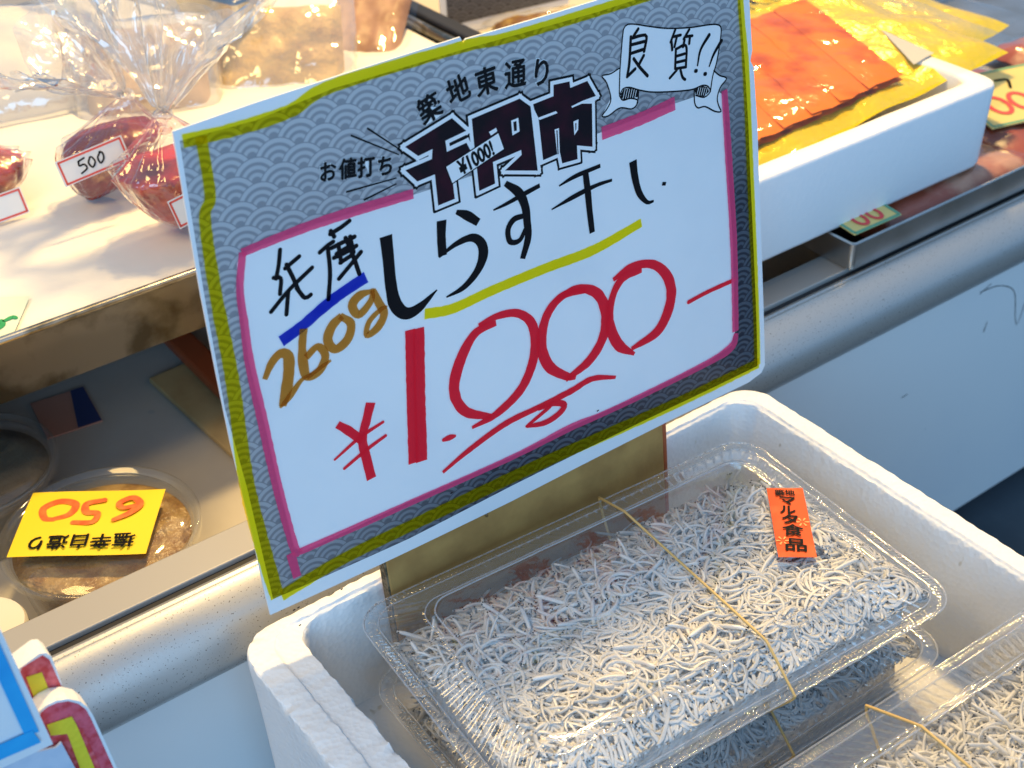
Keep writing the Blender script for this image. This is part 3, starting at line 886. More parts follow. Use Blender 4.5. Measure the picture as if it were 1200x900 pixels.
# ------------------------------------------------------------------ price sign (local frame in metres, data in millimetres)
SIGN_STROKES=[
 ('product_name','black_thick',[(76.09,146.01,5.62),(75.79,136.53,5.13),(75.24,125.25,5.21),(75.91,116.21,5.87),(79.77,110.59,5.35),(86.04,110.59,4.19),(95.6,115.38,0.6)]),
 ('product_name','black_thick',[(108.57,145.58,1.88),(113.25,142.55,4.03),(118.31,137.75,3.36)]),
 ('product_name','black_thick',[(101.47,144.18,4.66),(100.49,137.08,4.11),(100.04,129.13,4.16)]),
 ('product_name','black_thick',[(98.26,129.06,0.95),(106.78,132.02,2.39),(114.53,132.28,3.37),(118.71,128.25,4.38),(118.93,122.48,4.67),(115.19,116.62,3.7),(108.05,111.98,2.7),(99.43,110.59,0.73)]),
 ('product_name','black_thick',[(125.95,140.66,0.72),(132.6,141.39,1.7),(142.08,142.97,2.21),(149.6,144.07,1.98)]),
 ('product_name','black_thick',[(132.8,150.3,2.4),(138.87,144.23,4.15),(141.49,137.32,3.96),(141.83,130.11,3.75),(141.65,122.98,3.53),(138.04,114.53,2.8)]),
 ('product_name','black_thick',[(141.08,133.33,2.24),(135.45,133.43,2.72),(132.11,129.82,2.72),(132.7,124.25,2.49),(137.32,123.26,2.26),(140.75,127.49,1.88)]),
 ('product_name','black_thick',[(159.28,140.78,0.76),(168.03,142.39,2.03),(181.51,142.96,1.81)]),
 ('product_name','black_thick',[(154.58,131.61,0.63),(167.32,133.7,2.31),(178.77,134.85,1.82),(187.41,134.54,1.31)]),
 ('product_name','black_thick',[(173.38,142.5,3.07),(174.04,132.74,3.37),(174.39,124.13,3.15),(175.07,114.02,2.92)]),
 ('product_name','black_thick',[(199.43,139.52,4.23),(200.18,131.76,3.75),(202.28,123.7,3.25),(206.52,117.96,1.92),(210.3,117.36,1.1)]),
 ('product_name','black_thick',[(215.64,123.81,1.65),(217.77,123.14,1.66)]),
 ('underline','yellow',[(88.32,107.07,4.59),(101.87,104.57,4.68),(121.86,105.66,4.54),(149.41,106.16,4.69),(175.19,105.83,4.84),(202.59,109.52,4.14)]),
 ('price_lettering','red',[(41.67,74.9,2.95),(46.16,69.75,3.66),(51.13,62.73,3.38)]),
 ('price_lettering','red',[(57.82,78.18,4.33),(54.61,71.22,4.02),(51.27,63.56,4.05),(51.59,53.01,4.11),(52.15,43.63,4.16)]),
 ('price_lettering','red',[(37.66,59.89,1.0),(50.1,64.8,1.68),(61.75,67.17,1.36)]),
 ('price_lettering','red',[(41.05,54.01,1.35),(52.43,58.03,1.7),(61.92,60.5,1.37)]),
 ('price_lettering','red',[(80.67,102.81,4.31),(76.96,75.53,4.45),(72.67,41.85,4.63)]),
 ('price_lettering','red',[(84.75,102.05,5.0),(80.82,73.89,5.17),(76.57,40.95,5.38)]),
 ('price_lettering','red',[(88.79,46.29,1.81),(91.75,46.06,2.72),(94.32,45.64,1.46)]),
 ('price_lettering','red',[(121.67,90.23,2.48),(110.74,89.28,3.85),(101.71,79.26,5.27),(97.14,66.92,4.97),(101.21,55.16,4.35),(113.57,46.94,2.6)]),
 ('price_lettering','red',[(112.95,92.23,2.1),(123.32,93.08,3.19),(133.45,90.24,3.6),(139.92,81.73,4.4),(139.29,67.52,4.85),(131.21,54.26,4.51),(117.1,47.26,3.73),(103.44,45.83,1.47)]),
 ('price_lettering','red',[(169.79,88.26,2.63),(157.28,90.24,3.7),(147.8,84.04,4.43),(143.62,71.25,4.85),(146.45,59.06,4.94),(155.42,50.08,3.5),(160.59,47.54,2.35)]),
 ('price_lettering','red',[(152.8,88.9,2.21),(163.94,90.96,3.35),(175.06,84.87,4.56),(179.45,73.74,5.04),(177.14,61.62,5.1),(168.52,52.82,4.71),(154.87,48.41,2.33)]),
 ('price_lettering','red',[(201.37,86.68,2.35),(190.35,86.67,3.86),(183.81,79.43,3.87),(181.33,67.46,4.7),(185.59,54.48,5.19),(194.62,45.85,1.63)]),
 ('price_lettering','red',[(184.78,87.79,1.92),(195.42,90.45,3.48),(208.46,86.88,3.94),(216.75,76.88,5.23),(217.61,64.9,5.72),(209.53,52.68,5.34),(193.06,49.19,2.03)]),
 ('price_lettering','red',[(228.71,60.16,2.08),(241.11,60.92,2.11),(258.91,60.77,2.15)]),
 ('price_lettering','red',[(85.93,30.87,1.47),(100.24,35.59,2.6),(120.22,40.21,3.02),(138.25,40.84,2.7),(156.76,41.49,3.15),(169.45,42.87,2.79),(183.04,38.15,1.63)]),
 ('price_lettering','red',[(138.58,40.12,1.93),(148.27,38.98,2.73),(152.95,35.79,3.15),(149.35,32.7,3.15),(141.42,31.54,2.74),(131.5,34.03,1.54)]),
 ('price_lettering','red',[(131.5,34.03,1.16),(136.92,35.66,1.94),(145.14,38.41,1.95)]),
 ('place_name','black_thin',[(32.0,155.42,1.42),(30.39,149.92,1.43),(28.33,144.87,1.44)]),
 ('place_name','black_thin',[(27.39,145.52,1.44),(30.12,144.21,1.44),(28.65,138.34,1.45)]),
 ('place_name','black_thin',[(39.03,150.23,1.45),(32.6,147.55,1.44)]),
 ('place_name','black_thin',[(33.39,148.85,1.44),(34.95,142.99,1.46),(36.11,137.73,1.47)]),
 ('place_name','black_thin',[(23.76,132.64,1.46),(32.47,138.54,1.46),(43.32,144.03,1.47)]),
 ('place_name','black_thin',[(35.66,138.22,1.47),(38.21,133.15,1.48),(40.81,133.49,1.49)]),
 ('place_name','black_thin',[(32.07,138.15,1.46),(29.59,129.32,1.47)]),
 ('place_name','black_thin',[(61.72,157.19,1.48),(57.57,155.74,1.47),(52.95,154.67,1.47)]),
 ('place_name','black_thin',[(53.38,155.79,1.46),(54.45,153.11,1.47)]),
 ('place_name','black_thin',[(47.51,148.94,1.47),(51.11,150.55,1.47),(53.67,151.25,1.47)]),
 ('place_name','black_thin',[(51.11,150.55,1.47),(50.26,139.59,1.49),(47.7,129.04,1.51)]),
 ('place_name','black_thin',[(52.5,149.0,1.48),(57.63,149.68,1.49),(62.78,150.25,1.5)]),
 ('place_name','black_thin',[(54.18,145.96,1.49),(59.43,147.13,1.5)]),
 ('place_name','black_thin',[(52.86,144.81,1.49),(57.98,145.27,1.5),(62.91,146.35,1.5)]),
 ('place_name','black_thin',[(55.16,141.95,1.5),(60.47,143.31,1.51)]),
 ('place_name','black_thin',[(53.5,135.69,1.51),(59.27,139.61,1.51),(64.43,143.22,1.51)]),
 ('place_name','black_thin',[(58.98,151.02,1.49),(60.95,142.82,1.51),(62.4,134.54,1.53)]),
 ('place_name','black_thin',[(55.59,149.53,1.48),(55.58,141.8,1.5)]),
 ('place_name','black_thin',[(60.97,150.87,1.49),(61.39,144.07,1.51)]),
 ('underline_stroke','blue',[(25.26,119.42,4.89),(34.85,122.32,4.72),(44.52,126.37,4.75),(52.94,129.29,4.78),(64.91,132.31,5.06)]),
 ('weight_lettering','brown',[(15.64,106.72,1.71),(19.68,112.17,2.77),(24.0,114.67,2.99),(26.84,112.28,3.66),(25.78,105.67,3.91),(23.31,98.66,3.93),(20.46,92.67,2.64)]),
 ('weight_lettering','brown',[(19.31,92.47,0.88),(24.13,95.4,2.2),(30.1,100.18,1.54),(34.84,101.32,0.88)]),
 ('weight_lettering','brown',[(35.27,121.04,2.79),(33.27,113.98,2.82),(32.29,106.41,3.5),(33.0,100.59,2.65),(38.59,101.27,3.11),(42.04,106.44,2.88),(39.55,111.46,2.41),(34.0,108.91,2.4)]),
 ('weight_lettering','brown',[(51.92,120.19,2.64),(47.11,117.54,3.51),(44.26,112.42,3.3),(46.8,107.4,2.89),(52.74,109.62,3.35),(55.15,115.54,2.89),(51.17,120.48,2.2)]),
 ('weight_lettering','brown',[(32.71,100.24,1.32),(39.0,102.26,1.55),(44.05,103.55,0.89)]),
 ('weight_lettering','brown',[(66.38,125.75,1.33),(60.57,125.67,3.09),(57.07,122.72,3.31),(59.26,117.93,2.67),(65.25,121.66,2.46),(67.0,126.64,1.11)]),
 ('weight_lettering','brown',[(66.89,126.01,2.0),(68.65,119.47,2.93),(70.16,114.1,2.95),(66.44,109.42,2.96),(61.12,108.03,2.04),(63.18,113.34,2.03),(69.39,116.69,1.58),(71.99,116.61,0.91)]),
 ('banner','black_thin',[(193.73,171.05,0.52),(194.51,179.57,0.52),(195.66,187.23,0.51),(197.15,195.34,0.51),(197.96,197.74,0.51),(199.84,198.77,0.51),(203.96,197.9,0.51),(212.24,194.91,0.52),(221.54,191.86,0.53),(233.7,189.16,0.54),(245.28,187.56,0.55),(250.25,186.35,0.55),(252.31,184.15,0.55),(251.5,177.82,0.56),(249.54,169.98,0.56),(247.14,164.28,0.56),(245.63,157.6,0.57)]),
 ('banner','black_thin',[(193.93,170.19,0.53),(195.6,172.57,0.52),(199.15,172.43,0.53),(204.56,169.81,0.53),(210.91,167.19,0.54),(220.46,164.59,0.55),(231.11,162.25,0.56),(236.07,161.61,0.56),(241.1,161.8,0.56),(244.39,160.35,0.57),(245.44,157.65,0.57),(241.9,156.19,0.57),(236.9,158.42,0.56)]),
 ('banner','black_thin',[(194.41,181.93,0.52),(189.59,180.87,0.52),(185.06,181.08,0.51),(187.29,177.5,0.52),(189.06,170.31,0.52),(186.98,166.82,0.52),(183.88,164.29,0.52),(187.16,163.36,0.53),(193.6,164.97,0.53),(199.88,162.8,0.53),(202.76,163.65,0.54),(203.56,165.63,0.53),(199.72,167.51,0.53),(195.48,167.86,0.53),(193.77,170.37,0.53)]),
 ('banner','black_thin',[(247.82,166.57,0.56),(251.3,163.53,0.57),(255.47,161.0,0.57),(251.69,158.09,0.57),(249.75,153.6,0.57),(250.63,149.75,0.58),(252.01,146.75,0.58),(248.26,147.88,0.58),(242.27,151.8,0.57),(238.12,152.38,0.57),(236.18,155.21,0.56),(236.07,161.61,0.56)]),
 ('banner','black_thin',[(204.3,169.87,0.53),(203.97,166.89,0.53),(203.15,164.37,0.54)]),
 ('banner','paper_line',[(197.02,172.32,0.26),(195.69,168.48,0.26)]),
 ('banner','paper_line',[(198.27,171.99,0.26),(196.94,168.14,0.26)]),
 ('banner','paper_line',[(199.53,171.65,0.26),(198.2,167.79,0.26)]),
 ('banner','paper_line',[(200.79,171.3,0.26),(199.46,167.44,0.27)]),
 ('banner','paper_line',[(202.05,170.96,0.27),(200.72,167.1,0.27)]),
 ('banner','paper_line',[(203.31,170.62,0.27),(201.99,166.75,0.27)]),
 ('banner','paper_line',[(238.81,161.43,0.28),(237.54,158.24,0.28)]),
 ('banner','paper_line',[(240.08,161.09,0.28),(238.81,157.89,0.28)]),
 ('banner','paper_line',[(241.36,160.75,0.28),(240.09,157.54,0.28)]),
 ('banner','paper_line',[(242.63,160.4,0.28),(241.37,157.19,0.28)]),
 ('banner','paper_line',[(243.92,160.05,0.28),(242.65,156.84,0.28)]),
 ('banner_lettering','black_thin',[(205.51,195.57,1.18),(202.87,193.28,1.18)]),
 ('banner_lettering','black_thin',[(201.36,193.33,1.17),(199.92,182.82,1.19),(198.41,177.21,1.2)]),
 ('banner_lettering','black_thin',[(201.57,192.62,1.18),(207.45,192.41,1.18),(209.85,191.16,1.19),(208.2,185.49,1.2)]),
 ('banner_lettering','black_thin',[(201.84,189.93,1.18),(208.58,189.57,1.19)]),
 ('banner_lettering','black_thin',[(200.8,186.44,1.18),(207.99,186.4,1.2)]),
 ('banner_lettering','black_thin',[(198.41,177.21,1.2),(202.94,179.37,1.2)]),
 ('banner_lettering','black_thin',[(202.34,183.86,1.19),(205.49,179.37,1.2),(209.54,174.59,1.22)]),
 ('banner_lettering','black_thin',[(207.86,183.78,1.2),(204.69,180.25,1.2)]),
 ('banner_lettering','black_thin',[(225.83,190.28,1.06),(223.04,185.62,1.07)]),
 ('banner_lettering','black_thin',[(224.85,187.51,1.07),(228.79,187.21,1.07)]),
 ('banner_lettering','black_thin',[(226.59,187.08,1.07),(225.13,183.08,1.07)]),
 ('banner_lettering','black_thin',[(223.48,185.85,1.07),(223.78,182.07,1.07)]),
 ('banner_lettering','black_thin',[(233.68,188.36,1.08),(230.48,185.11,1.08)]),
 ('banner_lettering','black_thin',[(231.83,185.79,1.08),(235.37,185.25,1.08)]),
 ('banner_lettering','black_thin',[(234.03,185.24,1.08),(233.5,182.33,1.08)]),
 ('banner_lettering','black_thin',[(230.91,184.67,1.08),(229.94,181.87,1.08)]),
 ('banner_lettering','black_thin',[(225.96,181.86,1.08),(225.22,173.53,1.09)]),
 ('banner_lettering','black_thin',[(225.96,181.86,1.08),(231.71,181.76,1.08),(231.42,172.6,1.1)]),
 ('banner_lettering','black_thin',[(226.29,178.72,1.08),(230.9,178.57,1.09)]),
 ('banner_lettering','black_thin',[(226.2,176.02,1.08),(230.8,175.65,1.09)]),
 ('banner_lettering','black_thin',[(225.66,173.42,1.09),(231.42,172.6,1.1)]),
 ('banner_lettering','black_thin',[(226.08,172.62,1.09),(222.01,170.26,1.09)]),
 ('banner_lettering','black_thin',[(228.28,172.05,1.09),(229.33,168.66,1.1),(230.81,167.22,1.1)]),
 ('banner_lettering','black_thin',[(245.2,183.16,1.41),(240.11,177.93,1.1),(238.15,171.54,0.71)]),
 ('banner_lettering','black_thin',[(236.91,169.43,1.42),(237.45,169.29,1.42)]),
 ('banner_lettering','black_thin',[(252.43,178.83,1.43),(247.76,173.92,1.12),(245.11,169.38,0.64)]),
 ('banner_lettering','black_thin',[(242.31,166.62,1.44),(242.85,166.47,1.44)]),
 ('radiating_lines','black_print',[(67.59,189.64,0.76),(86.37,176.49,0.53)]),
 ('radiating_lines','black_print',[(74.58,190.51,0.77),(87.53,177.86,0.53)]),
 ('radiating_lines','black_print',[(62.18,168.81,0.78),(84.06,167.69,0.54)]),
 ('radiating_lines','black_print',[(68.96,163.35,0.79),(83.71,165.44,0.54)]),
 ('yellow_marker_border','yellow',[(4.5,205.87,4.81),(23.5,204.64,4.96),(45.37,205.29,5.12),(63.53,209.78,4.89),(119.06,210.13,4.57),(138.69,208.53,4.34),(184.89,208.18,4.61),(262.26,208.19,5.07)]),
 ('yellow_marker_border','yellow',[(11.14,205.76,4.25),(9.89,184.09,4.08),(6.19,176.21,4.43),(4.09,146.95,4.95),(3.02,111.38,5.57),(-0.47,69.05,6.27),(-0.31,40.72,6.53),(1.32,8.17,6.03)]),
 ('yellow_marker_border','yellow',[(262.26,207.11,3.39),(264.18,186.48,3.49),(266.71,165.66,4.04),(268.81,134.41,4.21),(271.07,86.49,4.47),(272.94,34.72,4.23),(273.64,7.04,4.36)]),
 ('yellow_marker_border','yellow',[(3.27,7.99,5.65),(32.38,11.67,5.82),(65.68,12.17,6.05),(130.85,11.34,6.53),(170.57,10.02,6.34),(216.62,8.43,6.16),(274.82,8.05,6.0)]),
 ('pink_marker_border','pink',[(17.0,159.49,3.3),(33.16,160.39,3.71),(49.33,160.78,4.13),(69.58,160.34,4.25),(90.15,159.34,4.01)]),
 ('pink_marker_border','pink',[(183.01,156.93,5.76),(204.48,157.19,5.91),(224.28,158.51,6.04)]),
 ('pink_marker_border','pink',[(253.75,156.23,3.58),(255.57,132.14,4.16),(258.35,82.4,4.43),(258.55,32.65,4.17)]),
 ('pink_marker_border','pink',[(259.11,31.47,3.14),(255.63,25.16,5.25),(240.32,22.68,3.62),(195.74,21.78,2.97),(171.44,21.97,2.89),(154.93,22.76,3.78),(122.4,21.84,2.74),(67.4,23.6,2.99),(14.9,24.97,3.2)]),
 ('pink_marker_border','pink',[(17.39,159.69,2.97),(13.46,145.91,3.02),(12.33,132.16,3.42),(11.13,116.2,3.84),(11.19,89.91,4.36),(11.34,58.86,4.18),(12.83,28.69,3.97),(15.1,23.97,3.2)]),
 ('pink_marker_border','pink',[(10.78,26.25,3.97),(11.5,13.4,3.64)]),
]
SIGN_SHAPES=[
 ('banner','paper',[(194.41,181.93),(185.06,181.08),(187.29,177.5),(188.89,170.35),(183.88,164.29),(186.33,163.46),(193.6,164.97),(200.3,162.75),(202.76,163.65),(204.14,166.84),(204.3,169.87),(210.91,167.19),(220.46,164.59),(231.11,162.25),(236.07,161.47),(235.92,155.99),(237.22,152.78),(241.81,151.85),(248.26,147.88),(251.82,146.8),(249.75,153.6),(251.21,157.51),(255.47,161.0),(247.82,166.57),(249.54,169.98),(251.5,177.82),(252.31,184.15),(250.7,186.24),(245.28,187.56),(233.7,189.16),(221.54,191.86),(212.24,194.91),(203.96,197.9),(199.85,198.89),(197.7,197.48),(196.18,190.37)]),
 ('banner','shade',[(194.64,170.8),(196.18,172.42),(199.97,171.93),(204.29,169.67),(203.97,166.89),(200.56,167.28),(195.91,168.01),(194.39,169.52)]),
 ('banner','shade',[(236.34,161.19),(241.1,161.52),(244.2,160.12),(244.89,157.8),(241.72,156.53),(236.9,158.28)]),
 ('title_logo','logo',[(88.84,178.92),(111.21,184.39),(117.35,177.13),(107.37,175.82),(107.51,171.74),(116.62,172.79),(119.09,166.83),(108.62,162.81),(108.81,151.02),(100.45,150.57),(100.56,163.77),(92.64,163.28),(87.73,169.78),(100.07,170.79),(100.71,174.13),(94.39,173.27)]),
 ('title_logo','logo',[(119.69,181.54),(143.13,183.41),(148.24,178.65),(149.36,150.41),(132.74,155.68),(141.56,160.0),(141.53,161.66),(128.08,160.75),(128.19,151.46),(119.94,150.65),(119.82,160.88),(119.65,170.46)]),
 ('title_logo','logo',[(149.02,179.32),(159.39,179.83),(159.82,184.45),(168.4,183.63),(168.53,180.92),(177.38,181.41),(181.63,173.45),(174.17,173.49),(179.22,171.37),(178.17,152.14),(170.09,155.17),(169.99,149.23),(161.44,149.83),(160.75,154.66),(151.91,154.11),(151.18,172.59),(149.46,176.65)]),
 ('title_logo','hole',[(138.09,175.42),(141.6,175.61),(141.7,169.93),(138.1,169.18)]),
 ('title_logo','hole',[(127.21,173.84),(130.73,174.58),(131.1,173.0),(128.03,172.12)]),
 ('title_logo','holeink',[(139.04,174.56),(140.58,174.6),(140.43,170.59),(139.04,170.7)]),
 ('title_logo','hole',[(151.21,172.88),(160.23,173.15),(161.0,172.09),(151.82,171.81)]),
 ('title_logo','hole',[(168.23,172.91),(173.81,173.59),(178.88,171.71),(178.83,171.11),(173.73,172.53),(168.53,172.21)]),
 ('title_logo','hole',[(168.77,166.25),(171.38,166.42),(170.88,162.08),(168.8,160.33)]),
 ('title_logo','holeink',[(169.58,165.22),(170.24,165.21),(169.96,162.65),(169.46,161.99)]),
 ('title_logo','hole',[(158.96,165.65),(161.15,165.63),(160.75,154.66),(159.43,154.68)]),
 ('title_logo','holeink',[(159.77,164.99),(160.35,164.94),(160.1,154.73),(159.58,154.7)]),
 ('title_tag','tag',[(105.83,165.73),(131.63,172.37),(133.78,164.76),(107.96,157.84)]),
 ('writing_panel','panel',[(14.54,155.91),(16.8,158.53),(20.72,159.21),(49.27,160.45),(90.05,158.66),(137.23,157.96),(183.04,157.3),(224.26,158.13),(248.67,157.61),(253.73,153.89),(255.04,132.3),(258.35,82.4),(258.54,31.7),(256.21,25.41),(240.32,22.68),(195.74,21.78),(154.93,22.76),(122.4,21.84),(67.46,24.02),(16.71,24.01),(13.04,27.71),(12.03,58.52),(11.86,89.61),(11.13,116.2),(12.72,137.37)]),
 ('printed_border','band',[(3.62,206.13),(31.9,205.34),(63.31,208.57),(118.9,208.86),(184.84,207.5),(262.26,208.19),(263.7,194.02),(266.71,165.66),(269.34,134.25),(271.63,86.3),(273.52,34.49),(274.24,6.29),(216.57,6.99),(120.75,6.73),(64.71,5.73),(-0.35,7.74),(-0.56,35.7),(-0.64,64.67),(-2.01,101.12),(0.04,148.47),(2.32,186.53)]),
 ('card','card',[(2.0,209.96),(33.16,211.51),(74.69,212.82),(118.76,213.8),(119.6,211.31),(121.32,212.51),(162.1,212.21),(211.93,212.28),(267.75,212.04),(269.27,192.73),(271.38,169.5),(270.35,165.11),(272.45,161.43),(275.26,132.54),(277.26,80.4),(278.79,32.47),(279.62,4.58),(277.25,1.03),(268.32,-0.79),(216.29,-0.27),(119.87,-1.41),(51.55,-0.4),(-2.96,0.55),(-3.17,15.17),(-2.87,41.19),(-2.99,86.53),(-2.26,116.19),(-1.2,148.93),(0.36,180.74)]),
]
SIGN_TEXT=[
 ('title_tag_lettering', '¥1000!', 119.94, 165.13, 6.39, -30),
 ('street_name', '築', 101.71, 190.82, 10.25, 16),
 ('street_name', '地', 115.07, 194.56, 10.38, 11),
 ('street_name', '東', 128.18, 194.42, 10.56, 3),
 ('street_name', '通', 141.93, 193.5, 10.77, -5),
 ('street_name', 'り', 154.6, 190.86, 10.99, -10),
 ('slogan', 'お', 56.24, 179.0, 7.44, -9),
 ('slogan', '値', 64.18, 177.72, 7.54, -9),
 ('slogan', '打', 71.82, 176.05, 7.63, -9),
 ('slogan', 'ち', 79.74, 174.13, 7.74, -9),
]
SIGN_SPECKS=[(29.8, -3.06), (8.45, -11.13), (88.78, 18.55), (171.63, 24.7), (181.72, 22.65), (186.88, 22.29), (7.33, -2.09), (9.39, -1.87)]

sa, sb = -0.008257, 0.0950057
SX = Vector((math.cos(sa), math.sin(sa), 0))
SN = Vector((-math.sin(sa), math.cos(sa), 0))
SY = Vector((0, 0, 1)) * math.cos(sb) + SN * math.sin(sb)
SIGN = frame((0, 0, 0), SX, SY)
def bendmm(x, y):
    return -1.1 * ((x - 140) / 140) ** 2 + .45 * math.sin(x / 34 + y / 50) + .35 * math.sin(y / 31 + 1)
def S3(v):
    return xf(SIGN, [(p[0] / 1000, p[1] / 1000, p[2] / 1000) for p in v])
def mitre(P, d):
    A = sum(a[0] * b[1] - b[0] * a[1] for a, b in zip(P, P[1:] + P[:1]))
    s = d if A > 0 else -d
    out = []
    n = len(P)
    for i in range(n):
        a, b, c = (Vector(P[(i + k) % n]) for k in (-1, 0, 1))
        e1, e2 = (b - a).normalized(), (c - b).normalized()
        n1, n2 = Vector((e1.y, -e1.x)), Vector((e2.y, -e2.x))
        bis = n1 + n2
        if bis.length < .25:
            bis = n1
        k = min(1.9, 2 / max(.2, bis.length ** 2) * (bis.length / 1))
        q = b + bis.normalized() * s * min(1.9, 1 / max(.3, bis.normalized().dot(n1)))
        out.append((q.x, q.y))
    return out
sign = empty('price_sign', (0, 0, 0), 'handwritten price sign with wave-pattern border standing over the foam box', 'price sign', None, SIGN)
# card: front, back and cut edge
poly = [s[2] for s in SIGN_SHAPES if s[0] == 'card'][0]
dense = []
for a, b in zip(poly, poly[1:] + poly[:1]):
    n = max(1, int(math.hypot(b[0] - a[0], b[1] - a[1]) / 6))
    dense += [(a[0] + (b[0] - a[0]) * i / n, a[1] + (b[1] - a[1]) * i / n) for i in range(n)]
b = Buf()
b.add(*fill(dense, 0.0, 9, bendmm))
v, f = fill(dense, -0.9, 9, bendmm)
b.add(v, [q[::-1] for q in f])
L1_ = [(x, y, bendmm(x, y)) for x, y in dense]
L0_ = [(x, y, bendmm(x, y) - .9) for x, y in dense]
b.add(*loft([L1_, L0_]))
card = mk('card', S3(b.v), b.f, PAPER, sign)
# printed shapes
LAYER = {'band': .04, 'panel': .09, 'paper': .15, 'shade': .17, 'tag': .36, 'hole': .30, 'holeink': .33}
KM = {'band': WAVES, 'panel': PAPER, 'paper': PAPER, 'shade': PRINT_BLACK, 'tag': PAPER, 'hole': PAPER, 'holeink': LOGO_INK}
parts = {}
for part, kind, pts in SIGN_SHAPES:
    if kind in ('card',):
        continue
    if kind == 'logo':
        for d, z, m, nm in ((2.35, .14, PRINT_BLACK, 'logo_outline'), (1.35, .19, PAPER, 'logo_outline'), (-.25, .24, LOGO_INK, 'logo_character')):
            bb = Buf().add(*fill(pts if d > 0 else mitre(pts, d), z, 12, bendmm))
            if d > 0:
                for q, (a, c) in enumerate(zip(pts, pts[1:] + pts[:1])):
                    e = (Vector(c) - Vector(a)).normalized() * d * .9
                    bb.add(*ribbon([(a[0] - e.x, a[1] - e.y, 2 * d), (c[0] + e.x, c[1] + e.y, 2 * d)], z + .002 * (q % 6 + 1), 0, 4, False, bendmm))
            mk(nm, S3(bb.v), bb.f, m, card)
        continue
    v, f = fill(pts, LAYER[kind], 9, bendmm)
    o = mk({'band': 'printed_border', 'panel': 'writing_panel', 'paper': 'banner', 'shade': 'banner_curl', 'tag': 'title_tag', 'hole': 'logo_gap', 'holeink': 'logo_detail'}[kind], S3(v), f, KM[kind], card)
    if kind == 'tag':
        bb = Buf()
        for a, c in zip(pts, pts[1:] + pts[:1]):
            bb.add(*ribbon([(a[0], a[1], .5), (c[0], c[1], .5)], .37, 0, 4, False, bendmm))
        mk('tag_outline', S3(bb.v), bb.f, PRINT_BLACK, card)
# pen strokes: one part per piece of writing
groups = {}
order = 0
for part, inkname, pts in SIGN_STROKES:
    groups.setdefault((part, inkname), []).append(pts)
for gi, ((part, inkname), strokes) in enumerate(groups.items()):
    bb = Buf()
    solid = inkname.startswith('black') or inkname == 'paper_line'
    z0 = {'paper_line': .19, 'black_print': .15}.get(inkname, .22 if solid else .40 + .02 * gi)
    wk = {'black_thin': 1.22, 'brown': 1.25, 'red': 1.06}.get(inkname, 1.0)
    for i, pts in enumerate(strokes):
        pts = [(p[0], p[1], p[2] * wk) for p in pts]
        if inkname == 'paper_line':
            v, f = ribbon(pts, z0, 0, 1.0, False, bendmm)
            mk('hatch_line', S3(v), f, PAPER, card)
            continue
        bb.add(*ribbon(pts, z0 + .010 * (i % 16), .006, 1.0, inkname == 'black_thin' or (inkname == 'red' and max(p[2] for p in pts) < 3.2), bendmm, .10 if not solid else .06))
    nm = {'underline': 'underline', 'underline_stroke': 'underline', 'banner': 'banner_outline'}.get(part, part)
    if bb.v:
        mk(nm, S3(bb.v), bb.f, INKS[inkname], card)
# printed lettering
_tp = [s[2] for s in SIGN_SHAPES if s[1] == 'tag'][0]
TAG_ANGLE = math.degrees(math.atan2(_tp[1][1] - _tp[0][1], _tp[1][0] - _tp[0][0]))
bb = {}
for part, ch, x, y, h, rot in SIGN_TEXT:
    if part == 'title_tag_lettering':
        v, f = text_geo(ch, h * 1.12, .02)
    else:
        v, f = text_geo(ch, h * 1.05, .008)
    R = Matrix.Rotation(math.radians(rot if part != 'title_tag_lettering' else TAG_ANGLE), 3, 'Z')
    P = []
    for p in v:
        q = R @ Vector((p[0] * (.85 if part == 'title_tag_lettering' else .95), p[1] * (1.25 if part == 'title_tag_lettering' else 1.05), 0)) + Vector((x, y, 0))
        P.append((q.x, q.y, .40 + bendmm(q.x, q.y)))
    wgt = .24 if part != 'title_tag_lettering' else .14
    for q, (ox, oy) in enumerate(((0, 0), (wgt, 0), (-wgt, 0), (0, wgt), (0, -wgt))):
        bb.setdefault(part, Buf()).add([(p[0] + ox, p[1] + oy, p[2] + .003 * q) for p in P], f)
    if part != 'title_tag_lettering':
        v2, f2 = text_geo(ch, h * 1.05, .045 if ch in 'おちり' else .03)
        P = []
        for p in v2:
            q = R @ Vector((p[0] * .95, p[1] * 1.05, 0)) + Vector((x, y, 0))
            P.append((q.x, q.y, .12 + bendmm(q.x, q.y)))
        mk('lettering_outline', S3(P), f2, INKS['paper_line'], card)
for part, q in bb.items():
    mk(part, S3(q.v), q.f, PRINT_BLACK, card)
for (x, y) in SIGN_SPECKS:
    v, f = ribbon([(x - .3, y, .7), (x + .3, y + .1, .6)], .5, 0, .4, True, bendmm)
    mk('speck', S3(v), f, LOGO_INK, card)
# folded cardboard strip that carries the sign, stapled on
CB = frame((0, 0, 0), SX, SY)
b = Buf()
b.add(*boxgeo(.0545, .2145, -.060, .060, -.0105, -.0045, .0008))
cb = mk('cardboard_strip', xf(CB, b.v), b.f, CARDBOARD, sign)
b = Buf().add(*boxgeo(.0538, .0546, -.0595, .0595, -.0102, -.0048))
mk('cut_edge', xf(CB, b.v), b.f, CARDBOARD_END, cb)
b = Buf().add(*boxgeo(.2143, .2168, -.0597, .0597, -.0100, -.0046, .0006))
mk('folded_edge', xf(CB, b.v), b.f, LACQUER, cb)
v, f = tube([(.1065, .003, -.0044), (.1062, -.0005, -.0030), (.1068, -.0030, -.0026), (.1082, -.0065, -.0044)], .0008, 6)
mk('staple', xf(CB, v), f, STEEL, cb, True)

